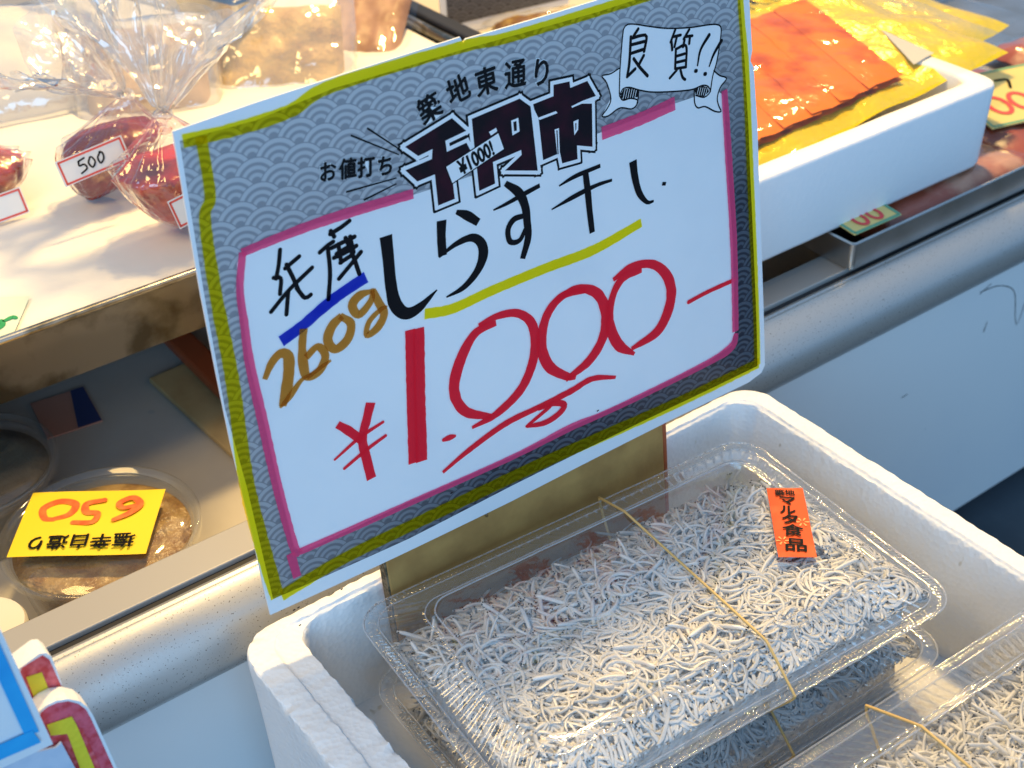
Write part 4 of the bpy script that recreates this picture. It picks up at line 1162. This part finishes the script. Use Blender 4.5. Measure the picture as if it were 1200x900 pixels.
# ------------------------------------------------------------------ left tray with paper and bags
tr = empty('metal_tray', (0.1, 0.4, 0.008), 'worn steel tray lined with white paper, holding knotted bags', 'tray')
tx0, tx1, ty0, ty1 = -.33, .352, .200, .640
rows = [(.012, .0085, .012), (.010, .0080, .014), (.0045, .011, .016), (.003, .043, .018), (.0, .0452, .02), (-.0010, .0470, .02), (-.0005, .0484, .02), (.0018, .0488, .019), (.0040, .0478, .018), (.0048, .0450, .017), (.007, .014, .015), (.012, .0105, .012)]
loops = [[(x, y, z) for x, y in rrect(tx0 + i, tx1 - i, ty0 + i, ty1 - i, r, 20, 20, 8)] for i, z, r in rows]
v, f = loft(loops, True, True)
mk('pan', v, f, STEEL_DULL, tr, True)
# riser under the tray, its dark colour stands in for the shade there
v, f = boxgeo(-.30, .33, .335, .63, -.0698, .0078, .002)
tag(mk('tray_riser', v, f, DARK), 'riser block underneath the worn steel tray, coloured dark for the shade there', 'stand')
# paper liner: gently crumpled sheet over the tray
nx, ny = 60, 44
v, f = [], []
for j in range(ny):
    for i in range(nx):
        x = tx0 + .008 + (tx1 - tx0 - .016) * i / (nx - 1)
        y = ty0 + .006 + (ty1 - ty0 - .012) * j / (ny - 1)
        back = max(0, (y - .50) / .13)
        z = .0430 + .0012 * nz(x, y, 0, 14) + .0035 * back * nz(x, y, 0, 22, 4) + .012 * back ** 2
        v.append((x, y, z))
for j in range(ny - 1):
    for i in range(nx - 1):
        a = j * nx + i
        f.append((a, a + 1, a + nx + 1, a + nx))
tag(mk('tray_paper', v, f, CREAM, None, True), 'white paper sheet lining the worn steel tray', 'paper')
# pale card with green lettering at the tray edge
m = frame((-.0300, .2260, .0446), (.81, -.585, .0), (.55, .83, .0))
v, f = fill([(-.06, -.018), (.014, -.018), (.012, .022), (-.06, .022)])
c = mk('note_card', xf(m, v), f, PALEGREEN)
tag(c, 'pale green note card with green marker writing lying on the tray paper', 'card')
bb = Buf()
for pts in ([(-2, -9, 3), (3, -6, 3.4), (6, -1, 3), (4, 3, 2.6)], [(-8, -4, 3), (-2, -2, 3), (3, 0, 3)], [(-14, -8, 3), (-10, 0, 3), (-13, 6, 3)], [(6, 3, 2.4), (9, 6, 3.2), (11, 5, 2)]):
    bb.add(*ribbon(pts, 0, 0, 1, True))
mk('lettering', xf(m, [(p[0] / 1000, p[1] / 1000 - .004, .0004) for p in bb.v]), bb.f, GREENINK, c)

def bag(cx, cy, z0, rx, ry, h, neck, fan_dir, fan_len, fan_w, label, contents, fill_h, seed, nseg=96):
    """knotted clear bag: bulging body, gathered neck, pleated frill above it"""
    root = empty('knotted_bag', (cx, cy, z0), label, 'plastic bag', 'knotted bags on the tray')
    neck = Vector(neck)
    base = Vector((cx, cy, z0))
    def ring(t, k, sc=1.0, amp=1.0):
        a = 2 * math.pi * k / nseg
        prof = math.sin(min(1, t * 1.5) * math.pi / 2) ** .6 if t < .6 else 1 - (1 - .10) * ((t - .6) / .4) ** .8
        c = base.lerp(neck, t)
        c.z = z0 + (neck.z - z0) * t
        sq = 1 / max(abs(math.cos(a)), abs(math.sin(a))) ** .35
        wr = 1 + amp * (.05 * nz(math.cos(a) * 2, math.sin(a) * 2, t * 3, 1.3, seed) + .10 * t * math.sin(a * 11 + seed) * (t > .35) + .03 * math.sin(a * 23 + t * 9 + seed))
        return (c.x + rx * prof * sc * sq * wr * math.cos(a), c.y + ry * prof * sc * sq * wr * math.sin(a), c.z)
    # contents
    loops = [[(lambda p: (p[0] + .0022 * nz(*p, 95, seed), p[1] + .0022 * nz(*p, 95, seed + 4), p[2]))(ring(t, k, .90, .5)) for k in range(nseg)] for t in np.linspace(.03, fill_h, 16)]
    top = [[(p[0] * s + (1 - s) * (base.x + (neck.x - base.x) * fill_h), p[1] * s + (1 - s) * (base.y + (neck.y - base.y) * fill_h), p[2] + .004 * (1 - s) + .002 * nz(p[0] * s, p[1] * s, 0, 80, seed)) for p in loops[-1]] for s in (.8, .5, .2)]
    v, f = loft(loops + top, True, True)
    mk('contents', v, f, contents, root, True)
    loops = [[ring(t, k) for k in range(nseg)] for t in list(np.linspace(.0, .6, 14)) + list(np.linspace(.65, 1, 12))]
    v, f = loft(loops, True)
    mk('film', v, f, BODYFILM, root, True)
    loops = [loops[-1]]
    # frill
    fd = Vector(fan_dir).normalized()
    side = fd.cross(Vector((.45, .67, -.58))).normalized()
    dep = side.cross(fd)
    for t in np.linspace(.06, 1, 16):
        L = []
        for k in range(nseg):
            a = 2 * math.pi * k / nseg
            wid = (.10 * rx + fan_w * t ** 1.1 * (1 + .25 * nz(math.cos(a), math.sin(a), 0, 2, seed)))
            d = (.10 * ry + .28 * fan_w * t) * (1 + .55 * math.sin(a * 7 + seed + t * 2) + .3 * math.sin(a * 17 + seed))
            ln = fan_len * t * (1 + .22 * math.sin(3 * a + seed) * t + .10 * math.sin(11 * a) * t)
            cr = t * .5
            p = neck + fd * (ln + .010 * cr * nz(math.cos(a), math.sin(a), t, 5, seed + 3)) + side * (math.cos(a) * wid + .014 * cr * nz(math.cos(a), math.sin(a), t, 4, seed)) + dep * (math.sin(a) * d + .022 * cr * nz(math.cos(a), math.sin(a), t, 4.5, seed + 7))
            L.append(p[:])
        loops.append(L)
    v, f = loft(loops)
    mk('frill', v, f, BAGFILM, root, True)
    # gathered twist
    P = [neck + Vector((math.cos(q) * .0042, math.sin(q) * .0042, .0010 * math.sin(2 * q))) for q in np.linspace(0, 2 * math.pi, 18)[:-1]]
    v, f = tube(P, .0016, 6, True)
    mk('knot', v, f, BAGFILM, root, True)
    return root

def price_label(root, o, xd, yd, w, h, body=None):
    m = frame(o, xd, yd)
    L = mk('price_label', xf(m, fill([(-w, -h), (w, -h), (w, h), (-w, h)])[0]), fill([(-w, -h), (w, -h), (w, h), (-w, h)])[1], LABELPAPER, root)
    bb = Buf()
    q = [(-w * .92, -h * .84), (w * .92, -h * .84), (w * .92, h * .84), (-w * .92, h * .84)]
    for a, c in zip(q, q[1:] + q[:1]):
        bb.add(*ribbon([(a[0] * 1000, a[1] * 1000, 1.1), (c[0] * 1000, c[1] * 1000, 1.1)], 0, 0, 2, True))
    mk('label_frame', xf(m, [(p[0] / 1000, p[1] / 1000, .0002) for p in bb.v]), bb.f, LABELRED, L)
    if body:
        kb = Buf()
        for pts in ([(-4, 3.4, .9), (-7.5, 2.8, .9)], [(-7.3, 2.8, .9), (-7.8, .6, .9), (-5.2, .4, .9), (-4.6, -2, .9), (-8.2, -3.4, .8)],
                    [(-1, 2.6, .9), (-2.8, .2, .9), (-1.6, -2.6, .9), (.6, -.4, .9), (-.2, 2.4, .8), (-1.2, 2.6, .8)],
                    [(5, 3.2, .9), (2.6, .8, .9), (3, -2.2, .9), (5.4, -.6, .9), (5.8, 2.4, .9), (4.4, 3.2, .8)]):
            kb.add(*ribbon([(p[0] * 1.05, p[1] * 1.05, p[2] * 1.1) for p in pts], 0, 0, .6, True))
        mk('price_lettering', xf(m, [(p[0] / 1000, p[1] / 1000, .0005) for p in kb.v]), kb.f, BLACK, L)
    return L

bA = bag(.0630, .318, .0445, .0310, .0200, .05, (.0900, .316, .1000), (-.62, .05, .85), .062, .044, 'knotted clear bag of dark red block food with the 500 label facing out', DARKMEAT, .66, 2.0)
price_label(bA, (.0565, .2900, .0800), (.0366, 0, .0040), (.10, .3, 1), .0195, .0072, '500')
bB = bag(.0900, .2520, .0445, .0330, .0260, .06, (.0855, .252, .1119), (.30, .1, 1), .064, .052, 'knotted clear bag of glossy red food partly behind the price sign', REDMEAT, .58, 5.0)
price_label(bB, (.0830, .2225, .0720), (.03, 0, .0050), (.05, .25, 1), .013, .0080)
bC = bag(.0080, .3480, .0445, .0300, .0190, .045, (.0100, .352, .0840), (-.5, .3, .6), .035, .025, 'knotted clear bag of red food beside the block-food bag, away from the sign', REDMEAT, .70, 8.0)
price_label(bC, (.0100, .3265, .0520), (.03, 0, .0015), (.02, .35, 1), .0150, .0075)

# pale tied bag behind, yellow dried food pouch, cured meat pouch
def pouch(name, o, xd, yd, w, h, t, m_in, label, cat, seed, film_m=None, group=None, inset=.82):
    """lying vacuum pouch: cushion of food inside a flat film with sealed edges"""
    M = frame(o, xd, yd)
    root = empty(name, o, label, cat, group)
    n = 28
    def grid(fx, fy, hz, seed):
        v, f = [], []
        for j in range(n):
            for i in range(n):
                x, y = -1 + 2 * i / (n - 1), -1 + 2 * j / (n - 1)
                e = max(0, (1 - abs(x) ** 4) * (1 - abs(y) ** 4)) ** .5
                v.append((x * fx * w, y * fy * h, hz * e * (1 + .25 * nz(x, y, 0, 2.2, seed)) + .0012 * nz(x, y, 1, 6, seed)))
        for j in range(n - 1):
            for i in range(n - 1):
                a = j * n + i
                f.append((a, a + 1, a + n + 1, a + n))
        return v, f
    v, f = grid(inset, inset, t, seed)
    lo = [(p[0], p[1], -.0008) for p in v]
    b = Buf().add(v, f).add(lo, [q[::-1] for q in f])
    mk('contents', xf(M, b.v), b.f, m_in, root, True)
    v, f = grid(1.0, 1.0, t * 1.02 + .0016, seed)
    mk('film', xf(M, v), f, film_m or PACKFILM, root, True)
    return root
pouch('food_pouch', (.238, .420, .052), (.80, -.50, .0), (.30, .55, .62), .052, .042, .016, YELLOWFOOD, 'clear pouch of yellow dried food leaning behind the price sign top edge', 'food pouch', 1.0, BAGFILM)
pouch('meat_pouch', (.318, .438, .050), (.70, -.70, .0), (.45, .60, .30), .034, .048, .010, mat('brown_pink_cured_fish', (0.44, 0.25, 0.15), 0.5, var=(40, (0.30, 0.15, 0.07), .45, .65)), 'clear pouch of brownish cured fish lying beside the yellow dried food', 'food pouch', 2.0)
pouch('pale_bag', (.060, .500, .060), (.95, -.2, 0), (.2, .8, .45), .075, .050, .020, CREAM, 'pale cream wrapped parcel at the back of the steel tray', 'parcel', 3.0, BAGFILM)
pouch('amber_pouch', (.150, .440, .056), (.85, -.4, 0), (.3, .6, .6), .048, .040, .018, mat('pale_amber_food', (0.62, 0.42, 0.24), 0.5, var=(50, (0.42, 0.25, 0.12), .45, .65)), 'clear crinkled bag of pale amber food between the knotted bags and yellow pouch', 'food pouch', 4.0, BAGFILM)
# dark divider bar right of the tray and steel bar at the back
v, f = boxgeo(.3565, .3700, .22, 1.2, .020, .050, .002)
tag(mk('divider_bar', v, f, GASKET), 'black divider bar running between the tray and the beige shelf', 'bar')
v, f = boxgeo(.3720, .80, .36, 1.2, -.0695, -.008, .003)
tag(mk('beige_shelf', v, f, mat('beige_shelf_paint', (0.62, 0.54, 0.40), 0.5)), 'beige shelf top beyond the black divider bar', 'shelf')
m = frame((.175, .58, .085), (-.30, .95, 0), (0, 0, 1))
v, f = boxgeo(-.16, .16, -.010, .010, -.012, .012, .003)
tag(mk('steel_bar', xf(m, v), f, STEEL), 'blue grey steel bar at the back of the tray', 'bar')
for x, y, mm, lb in ((.100, .665, NAVY, 'navy packet standing behind the tray'), (.070, .670, LACQUER, 'red packet standing behind the tray beside the navy one'), (.035, .680, STEEL, 'silver packet standing behind the tray beside the red one')):
    v, f = boxgeo(x - .014, x + .014, y - .006, y + .006, .0082, .120, .003)
    tag(mk('packet', v, f, mm), lb, 'packet', 'packets behind the tray')
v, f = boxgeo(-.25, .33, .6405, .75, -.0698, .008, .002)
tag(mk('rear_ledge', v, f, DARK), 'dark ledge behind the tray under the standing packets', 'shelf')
# second wave-pattern sign hanging over the beige shelf
m = frame((.4201, .4990, -.0050), (.088, .0, -.0044), (-.0055, .10, .95))
sg = empty('small_sign', (.42, .50, .0), 'second wave-pattern card sign standing beyond the price sign', 'price sign', None, m)
v, f = boxgeo(.0, .13, .0, .10, -.001, 0)
mk('card', xf(m, v), f, PAPER, sg)
v, f = fill([(.006, .0085), (.13, .0085), (.13, .10), (.006, .10)], .0004)
mk('printed_border', xf(m, v), f, SIGNDARK, sg)

pouch('brown_pouch', (.478, .440, -.003), (.90, -.40, 0), (.40, .90, .10), .045, .035, .014, mat('brown_dried_food', (0.22, 0.11, 0.04), 0.4, var=(60, (0.45, 0.30, 0.06), .5, .62), bump=('noise', 90, .8, .005)), 'clear pouch of brown dried food on the beige shelf below the small wave sign', 'food pouch', 6.0)

# ------------------------------------------------------------------ round cups in the case well
def cup(cx, cy, zt, r, label, contents, seed):
    root = empty('round_cup', (cx, cy, -.070), label, 'plastic cup', 'round cups in the case well')
    n = 72
    def ring(rr, z):
        return [(cx + rr * math.cos(2 * math.pi * k / n), cy + rr * math.sin(2 * math.pi * k / n), z) for k in range(n)]
    h = zt + .0699
    rows = [(r * .80, -.0698), (r * .83, -.0690), (r * .93, zt - .004), (r * .955, zt - .002), (r * 1.0, zt - .0015)]
    v, f = loft([ring(*q) for q in rows], True)
    mk('cup_body', v, f, CUPFILM, root, True)
    rows = [(r * .79, -.0692), (r * .81, -.0680)] + [(r * (.81 + .10 * t), -.068 + (h - .008) * t) for t in (.5, 1)]
    L = [ring(*q) for q in rows]
    zc = rows[-1][1]
    for s in (.75, .5, .25, .08):
        L.append([(cx + (p[0] - cx) * s, cy + (p[1] - cy) * s, zc + .003 * nz(p[0] * s, p[1] * s, 0, 70, seed)) for p in L[3]])
    v, f = loft(L, True, True)
    mk('contents', v, f, contents, root, True)
    rows = [(r * 1.03, zt - .003), (r * 1.035, zt), (r * 1.02, zt + .0016), (r * .985, zt + .0016), (r * .965, zt - .0008), (r * .93, zt - .0010), (r * .915, zt + .0006), (r * .60, zt + .0010), (r * .2, zt + .0010)]
    v, f = loft([ring(*q) for q in rows], False, True)
    mk('lid', v, f, CUPFILM, root, True)
    return root
cup(-.0280, .1370, -.0330, .0470, 'round clear cup of amber pickled squid carrying the yellow price card', AMBER, 1.0)
cup(-.0640, .2280, -.0330, .0450, 'round clear cup behind the one with the yellow price card', mat('grey_brown_pickle', (0.16, 0.12, 0.075), 0.3, bump=('noise', 120, .6, .003)), 2.0)
cm = frame((-.0314, .1421, -.0300), (-.810, .586, 0), (-.45, -.89, 0))
v, f = fill([(-.0330, -.0240), (.0332, -.0236), (.0328, .0238), (-.0330, .0236)], 0, .008, lambda x, y: .0006 + .0004 * math.sin(x * 70) + .0003 * math.cos(y * 90))
yc = mk('price_card', xf(cm, v), f, YELLOW)
tag(yc, 'yellow card with an upside-down 650 price lying on a round cup', 'price card')
# text reads from the far side of the counter
bb = Buf()
for pts in ([(-11, 2, 2.4), (-17, -2, 3.2), (-20, -7, 3.4), (-16, -11, 3), (-11, -8, 2.8), (-13, -5, 2.6), (-18, -6, 2.4)],
            [(6, 3, 2.6), (-2, 3, 2.8), (-3, -2, 2.8), (2, -3, 3.2), (3, -8, 3.2), (-4, -10, 2.6)],
            [(16, 1, 2.4), (9, -2, 3.2), (8, -8, 3.4), (15, -10, 3.4), (21, -6, 3.4), (19, 0, 3), (15, 1, 2.4)]):
    bb.add(*ribbon([(p[0] * 1.15, p[1] * 1.25 - 3.0, p[2] * 1.15) for p in pts], 0, .05, .8, True))
mk('price_lettering', xf(cm, [(p[0] / 1000, p[1] / 1000, .0014 + p[2] / 1000) for p in bb.v]), bb.f, ORANGE_INK, yc)
for body, x in (('塩辛', -.0155), ('白造り', .0105)):
    letters(body, .0108 if len(body) == 2 else .0104, x, .0150, cm, BLACK, yc, weight=.00022, bold=.004, lift=.0016, rot=2)
# jar cap with barcode band at the rail corner
jr = empty('jar', (-.0900, .1120, -.070), 'small jar with barcode label beside the round cup', 'jar')
n = 40
def jring(r, z):
    return [(-.0960 + r * math.cos(2 * math.pi * k / n), .1120 + r * math.sin(2 * math.pi * k / n), z) for k in range(n)]
v, f = loft([jring(.019, -.0698), (jring(.020, -.068)), jring(.020, -.038), jring(.019, -.036), jring(.010, -.0355)], True, True)
mk('jar_body', v, f, CAPMAT, jr, True, sharp=40)
v, f = loft([jring(.0203, -.052), jring(.0203, -.042)])
mk('label_band', v, f, mat('black_label_band', (0.03, 0.03, 0.03), 0.5, speck=(600, (0.6, 0.58, 0.5), .52)), jr, True)
# leaflet, wooden board and lacquer tray on the case floor
m = frame((.0080, .2930, -.0690), (.85, -.1, 0), (.42, .70, .0))
lf = mk('leaflet', xf(m, boxgeo(-.016, .016, -.020, .020, 0, .001)[0]), boxgeo(-.016, .016, -.020, .020, 0, .001)[1], SALMONPINK)
tag(lf, 'small pink leaflet with navy stripe on the case floor', 'leaflet')
v, f = fill([(.002, -.020), (.0158, -.020), (.0158, .020), (.008, .020)], .0014)
mk('stripe', xf(m, v), f, NAVY, lf)
m = frame((.0920, .2470, -.0690), (-.05, .95, 0), (-.95, -.05, 0))
v, f = boxgeo(-.075, .045, -.004, .030, .0, .004, .001)
tag(mk('wooden_board', xf(m, v), f, WOODY), 'pale wooden board on the case floor under the steel tray', 'board')
v, f = boxgeo(.082, .098, .205, .33, -.0640, -.0560, .002)
tag(mk('lacquer_edge', v, f, LACQUER), 'narrow red lacquer strip beside the wooden board', 'strip')

# ------------------------------------------------------------------ right: steel tray with packs, foam tray with salmon
st_root = empty('steel_tray', (.7, .12, -.0190), 'shallow steel tray on the rail holding cured meat packs', 'tray')
rows = [(.004, -.0186, .003), (.002, -.0188, .003), (.0, -.0170, .003), (.0, -.0006, .003), (.0006, .0, .003), (.0016, .0, .0025), (.0024, -.0010, .002), (.0034, -.0160, .002), (.0060, -.0172, .002)]
loops = [[(x, y, z) for x, y in rrect(.412 + i, 1.30 - i, .0578 + i, .32 - i, r, 20, 10, 4)] for i, z, r in rows]
v, f = loft(loops, True, True)
mk('pan', v, f, STEEL, st_root, False)
# shallow foam tray
ft = empty('foam_tray', (.42, .16, .0), 'smooth shallow white polystyrene tray with gold salmon packs', 'foam box')
rows = [(.006, .0012, .010), (.004, .0004, .012), (.0010, .0008, .012), (.0, .0030, .012), (-.0010, .0530, .012), (-.0004, .0550, .012), (.0010, .0560, .012), (.0115, .0560, .010), (.0130, .0555, .009), (.0138, .0535, .009), (.0155, .0160, .008), (.018, .0140, .006)]
loops = [[(x + .0012 * nz(x, y, z, 25), y, z + .0005 * nz(x, y, 0, 40)) for x, y in rrect(.160 + i, .5555 - i, .0765 + i, .300 - i, r, 60, 30, 8)] for i, z, r in rows]
v, f = loft(loops, True, True)
mk('foam_body', v, f, FOAM_SMOOTH, ft, True)
# gold vacuum packs of sliced smoked salmon
def salmon_pack(o, xd, yd, label, n_slices, seed, full=True):
    M = frame(o, xd, yd)
    root = empty('salmon_pack', o, label, 'salmon pack', 'gold smoked salmon packs in the foam tray')
    n = 36
    W, H = .335, .205
    v, f = [], []
    for j in range(n):
        for i in range(n):
            x, y = W * i / (n - 1), H * j / (n - 1)
            e = min(x, W - x, y, H - y)
            v.append((x, y, .0022 * nz(x, y, 0, 26, seed) * (1.5 if e < .03 else .4) - (.0045 if e < .012 else 0) * max(0, (.012 - e) / .012)))
    for j in range(n - 1):
        for i in range(n - 1):
            a = j * n + i
            f.append((a, a + 1, a + n + 1, a + n))
    mk('gold_board', xf(M, v), f, GOLD, root, True)
    if full:
        bx = Buf().add(*fill([(.264, .022), (.287, .024), (.291, .070)], .0016))
        mk('grey_insert', xf(M, bx.v), bx.f, mat('pale_grey_card', (0.50, 0.50, 0.47), 0.6), root)
        k = n_slices
        for q in range(k):
            x0 = .005 + .0255 * q
            g = 12
            vv, ff = [], []
            for j in range(g):
                for i in range(5):
                    u, w = i / 4, j / (g - 1)
                    xx = x0 + .033 * u + .046 * w + .0015 * nz(q, w, 0, 5, seed)
                    yy = .014 + .120 * w + .003 * nz(q, u, 1, 3, seed)
                    zz = .0046 + .0014 * math.sin(u * math.pi) ** .6 * (1 - abs(2 * w - 1) ** 6) + .0016 * (1 - u) + .0007 * nz(xx, yy, 0, 60, seed)
                    vv.append((xx, yy, zz))
            for j in range(g - 1):
                for i in range(4):
                    a = j * 5 + i
                    ff.append((a, a + 1, a + 6, a + 5))
            b = Buf().add(vv, ff).add([(p[0], p[1], .0012) for p in vv], [t[::-1] for t in ff])
            mk('salmon_slice', xf(M, b.v), b.f, SALMON, root, True)
        letters('SMOKED', .034, .250, .163, M, BLACK, root, 'lettering', .006, 1.0, 1.0, 2, .0045)
    v, f = [], []
    for j in range(n):
        for i in range(n):
            x, y = -.006 + (W + .012) * i / (n - 1), -.006 + (H + .012) * j / (n - 1)
            e = max(0, min(x, W - x, y, H - y))
            v.append((x, y, .0030 + .0062 * min(1, e / .02) ** .6 + .0022 * nz(x, y, 0, 30, seed + 4)))
    for j in range(n - 1):
        for i in range(n - 1):
            a = j * n + i
            f.append((a, a + 1, a + n + 1, a + n))
    mk('film', xf(M, v), f, PACKFILM, root, True)
salmon_pack((.272, .0930, .0470), (.995, .045, .028), (-.10, .99, .04), 'gold pack of orange smoked salmon slices on top of the foam tray', 9, 1.0)
salmon_pack((.330, .1150, .0330), (.99, .10, .045), (-.16, .98, .06), 'lower gold salmon pack jutting out from under the upper one', 0, 6.0, False)
# cured meat packs and price cards in the steel tray
pouch('meat_pack', (.520, .1000, -.0120), (1, 0, 0), (0, 1, 0), .085, .038, .010, BACON, 'vacuum pack of cured red meat in the steel tray below the foam tray', 'meat pack', 3.0, None, 'cured meat packs in the steel tray', .93)
pouch('meat_pack', (.640, .1300, -.0110), (1, .1, 0), (-.1, 1, 0), .065, .062, .010, BACON, 'vacuum pack of cured red meat in the steel tray beside the yellow price card', 'meat pack', 5.0, None, 'cured meat packs in the steel tray', .93)
pouch('meat_pack', (.780, .1400, -.0110), (1, -.1, 0), (.1, 1, 0), .065, .070, .010, BACON, 'vacuum pack of cured red meat farther along the steel tray', 'meat pack', 7.0, None, 'cured meat packs in the steel tray', .93)
def price_card(o, xd, yd, w, h, label, strokes, edge=True):
    m = frame(o, xd, yd)
    c = mk('price_card', xf(m, boxgeo(-w, w, -h, h, 0, .0008)[0]), boxgeo(0, 1, 0, 1, 0, 1)[1], PALEYELLOW)
    tag(c, label, 'price card')
    bb = Buf()
    q = [(-w, -h), (w, -h), (w, h), (-w, h)]
    for a, d in zip(q, q[1:] + q[:1]):
        bb.add(*ribbon([(a[0] * 950, a[1] * 950, 2.4), (d[0] * 950, d[1] * 950, 2.4)], 0, 0, 3))
    mk('card_edge', xf(m, [(p[0] / 1000, p[1] / 1000, .0010) for p in bb.v]), bb.f, GREEN, c)
    bb, kb = Buf(), Buf()
    for s in strokes:
        (kb if s[0] == 'k' else bb).add(*ribbon(s[1], 0, .05, .8, True))
    mk('price_lettering', xf(m, [(p[0] / 1000, p[1] / 1000, .0013 + p[2] / 1000) for p in bb.v]), bb.f, REDINK, c)
    if kb.v:
        mk('lettering', xf(m, [(p[0] / 1000, p[1] / 1000, .0013 + p[2] / 1000) for p in kb.v]), kb.f, BLACK, c)
oval = lambda cx, cy, a, b_, w: [(cx + a * math.cos(t), cy + b_ * math.sin(t), w) for t in np.linspace(0, 6.2, 10)]
price_card((.648, .1230, .0060), (.995, -.30, .02), (.28, .95, .10), .044, .034, 'yellow price card with green edge on the meat packs past the foam tray',
           [('r', oval(-22, -10, 7, 11, 3.4)), ('r', oval(-4, -10, 7, 11, 3.4)), ('r', oval(16, -10, 7, 11, 3.4)), ('k', [(-34, 16, 2.4), (-28, 18, 2.4), (-30, 10, 2)]), ('k', [(-18, 20, 2.4), (-12, 14, 2.4)]), ('k', [(-4, 20, 2.4), (4, 18, 2.4), (0, 8, 2.2)])])
price_card((.4400, .0760, .0020), (.99, -.02, 0), (.10, .99, .10), .0200, .0120, 'small yellow price card with pink figures in the corner of the steel tray',
           [('r', oval(-6, -2, 4, 6, 2.4)), ('r', oval(6, -2, 4, 6, 2.4))])

# ------------------------------------------------------------------ foreground left: foam cut-outs and blue-framed card
def slab(name, M, poly, t, m, parent=None):
    v, f = fill(poly)
    b = Buf().add(v, f)
    b.add([(p[0], p[1], -t) for p in v], [q[::-1] for q in f])
    b.add(*loft([[(p[0], p[1], 0) for p in poly], [(p[0], p[1], -t) for p in poly]]))
    return mk(name, xf(M, b.v), b.f, m, parent)
def rpoly(x0, x1, y0, y1, r):
    return rrect(x0, x1, y0, y1, r, 4, 4, 6)
FM = frame((-.0990, -.020, .0120), (.985, -.12, -.10), (-.08, .10, 1))
def ftm(x, y, z):
    return FM @ Matrix.Translation((x, y, z))

def PY(y):
    return frame((0, y, 0), (1, 0, 0), (0, 0, 1))
def post(x, y, z1, parent):
    v, f = boxgeo(x - .004, x + .004, y, y + .004, -.2998, z1)
    mk('post', v, f, WOODY, parent)
fc = empty('framed_card', (-.125, -.050, -.30), 'white card with a broad blue marker frame in front of the rail', 'card')
slab('card', PY(-.050), [(-0.1061, 0.0437), (-0.1269, 0.0447), (-0.1593, 0.0471), (-0.1524, 0.1049), (-0.1121, 0.1326)], .0012, PAPER, fc)
slab('blue_frame', PY(-.0506), [(-0.1115, 0.0951), (-0.1090, 0.0524), (-0.1136, 0.0540), (-0.1153, 0.0823), (-0.1172, 0.1043), (-0.1139, 0.1167)], .0003, TAPEBLUE, fc)
slab('blue_frame', PY(-.0510), [(-0.1109, 0.0549), (-0.1096, 0.0481), (-0.1232, 0.0493), (-0.1449, 0.0515), (-0.1444, 0.0582), (-0.1216, 0.0556)], .0003, TAPEBLUE, fc)
post(-.130, -.0485, .03, fc)
r1 = empty('foam_cutout', (-.10, -.036, -.30), 'smaller red foam cut-out with yellow bar behind the blue-framed card', 'cut-out sign', 'painted foam cut-outs')
slab('foam_body', PY(-.0360), [(-0.1067, 0.0685), (-0.0991, 0.0708), (-0.0970, 0.0698), (-0.0958, 0.0674), (-0.0956, 0.0644), (-0.0950, 0.0446), (-0.0947, 0.0321), (-0.1125, 0.0227), (-0.1138, 0.0543)], .008, FOAM, r1)
slab('red_face', PY(-.0362), [(-0.1057, 0.0684), (-0.0983, 0.0696), (-0.0967, 0.0665), (-0.0952, 0.0467), (-0.0953, 0.0327), (-0.1108, 0.0239), (-0.1124, 0.0577)], .0002, REDPAINT, r1)
slab('yellow_bar', PY(-.0366), [(-0.1054, 0.0641), (-0.1003, 0.0631), (-0.0996, 0.0483), (-0.0998, 0.0407), (-0.1049, 0.0400)], .0002, YELPAINT, r1)
post(-.105, -.0275, .03, r1)
r2 = empty('foam_cutout', (-.10, -.044, -.30), 'larger round-cornered pink-red foam cut-out with bent yellow bar', 'cut-out sign', 'painted foam cut-outs')
slab('foam_body', PY(-.0440), [(-0.1061, 0.0544), (-0.1035, 0.0555), (-0.0999, 0.0555), (-0.0961, 0.0537), (-0.0927, 0.0501), (-0.0909, 0.0458), (-0.0900, 0.0413), (-0.0892, 0.0320), (-0.0875, 0.0115), (-0.0861, -0.0186), (-0.1186, -0.0165), (-0.1160, 0.0331)], .007, FOAM, r2)
slab('pink_face', PY(-.0442), [(-0.1058, 0.0535), (-0.1031, 0.0546), (-0.0997, 0.0543), (-0.0964, 0.0528), (-0.0935, 0.0495), (-0.0917, 0.0453), (-0.0911, 0.0410), (-0.0903, 0.0320), (-0.0887, 0.0126), (-0.0874, -0.0163), (-0.1166, -0.0130), (-0.1150, 0.0326)], .0002, mat('pink_red_painted_foam', (0.74, 0.12, 0.17), 0.6, var=(240, (0.60, 0.05, 0.07), .45, .62), bump=('voronoi', 420, 0.3, 0.0008)), r2)
slab('red_line', PY(-.0445), [(-0.1061, 0.0403), (-0.1019, 0.0399), (-0.0959, 0.0394), (-0.0946, 0.0381), (-0.0929, 0.0161), (-0.0920, -0.0133), (-0.1077, -0.0102), (-0.1045, 0.0249), (-0.1033, 0.0365)], .0002, REDPAINT, r2)
slab('yellow_bar', PY(-.0448), [(-0.1053, 0.0478), (-0.0969, 0.0461), (-0.0962, 0.0412), (-0.0949, 0.0179), (-0.0939, -0.0090), (-0.0991, -0.0072), (-0.0995, 0.0214), (-0.1000, 0.0396), (-0.1051, 0.0424)], .0002, YELPAINT, r2)
post(-.100, -.0365, -.02, r2)
pc = slab('pale_card', PY(-.0478), [(-0.1052, 0.0392), (-0.1031, 0.0403), (-0.1015, 0.0258), (-0.0995, -0.0111), (-0.1507, 0.0060), (-0.1333, 0.0499)], .0008, PALEBLUE)
tag(pc, 'pale blue card tucked below the blue-framed card', 'card')
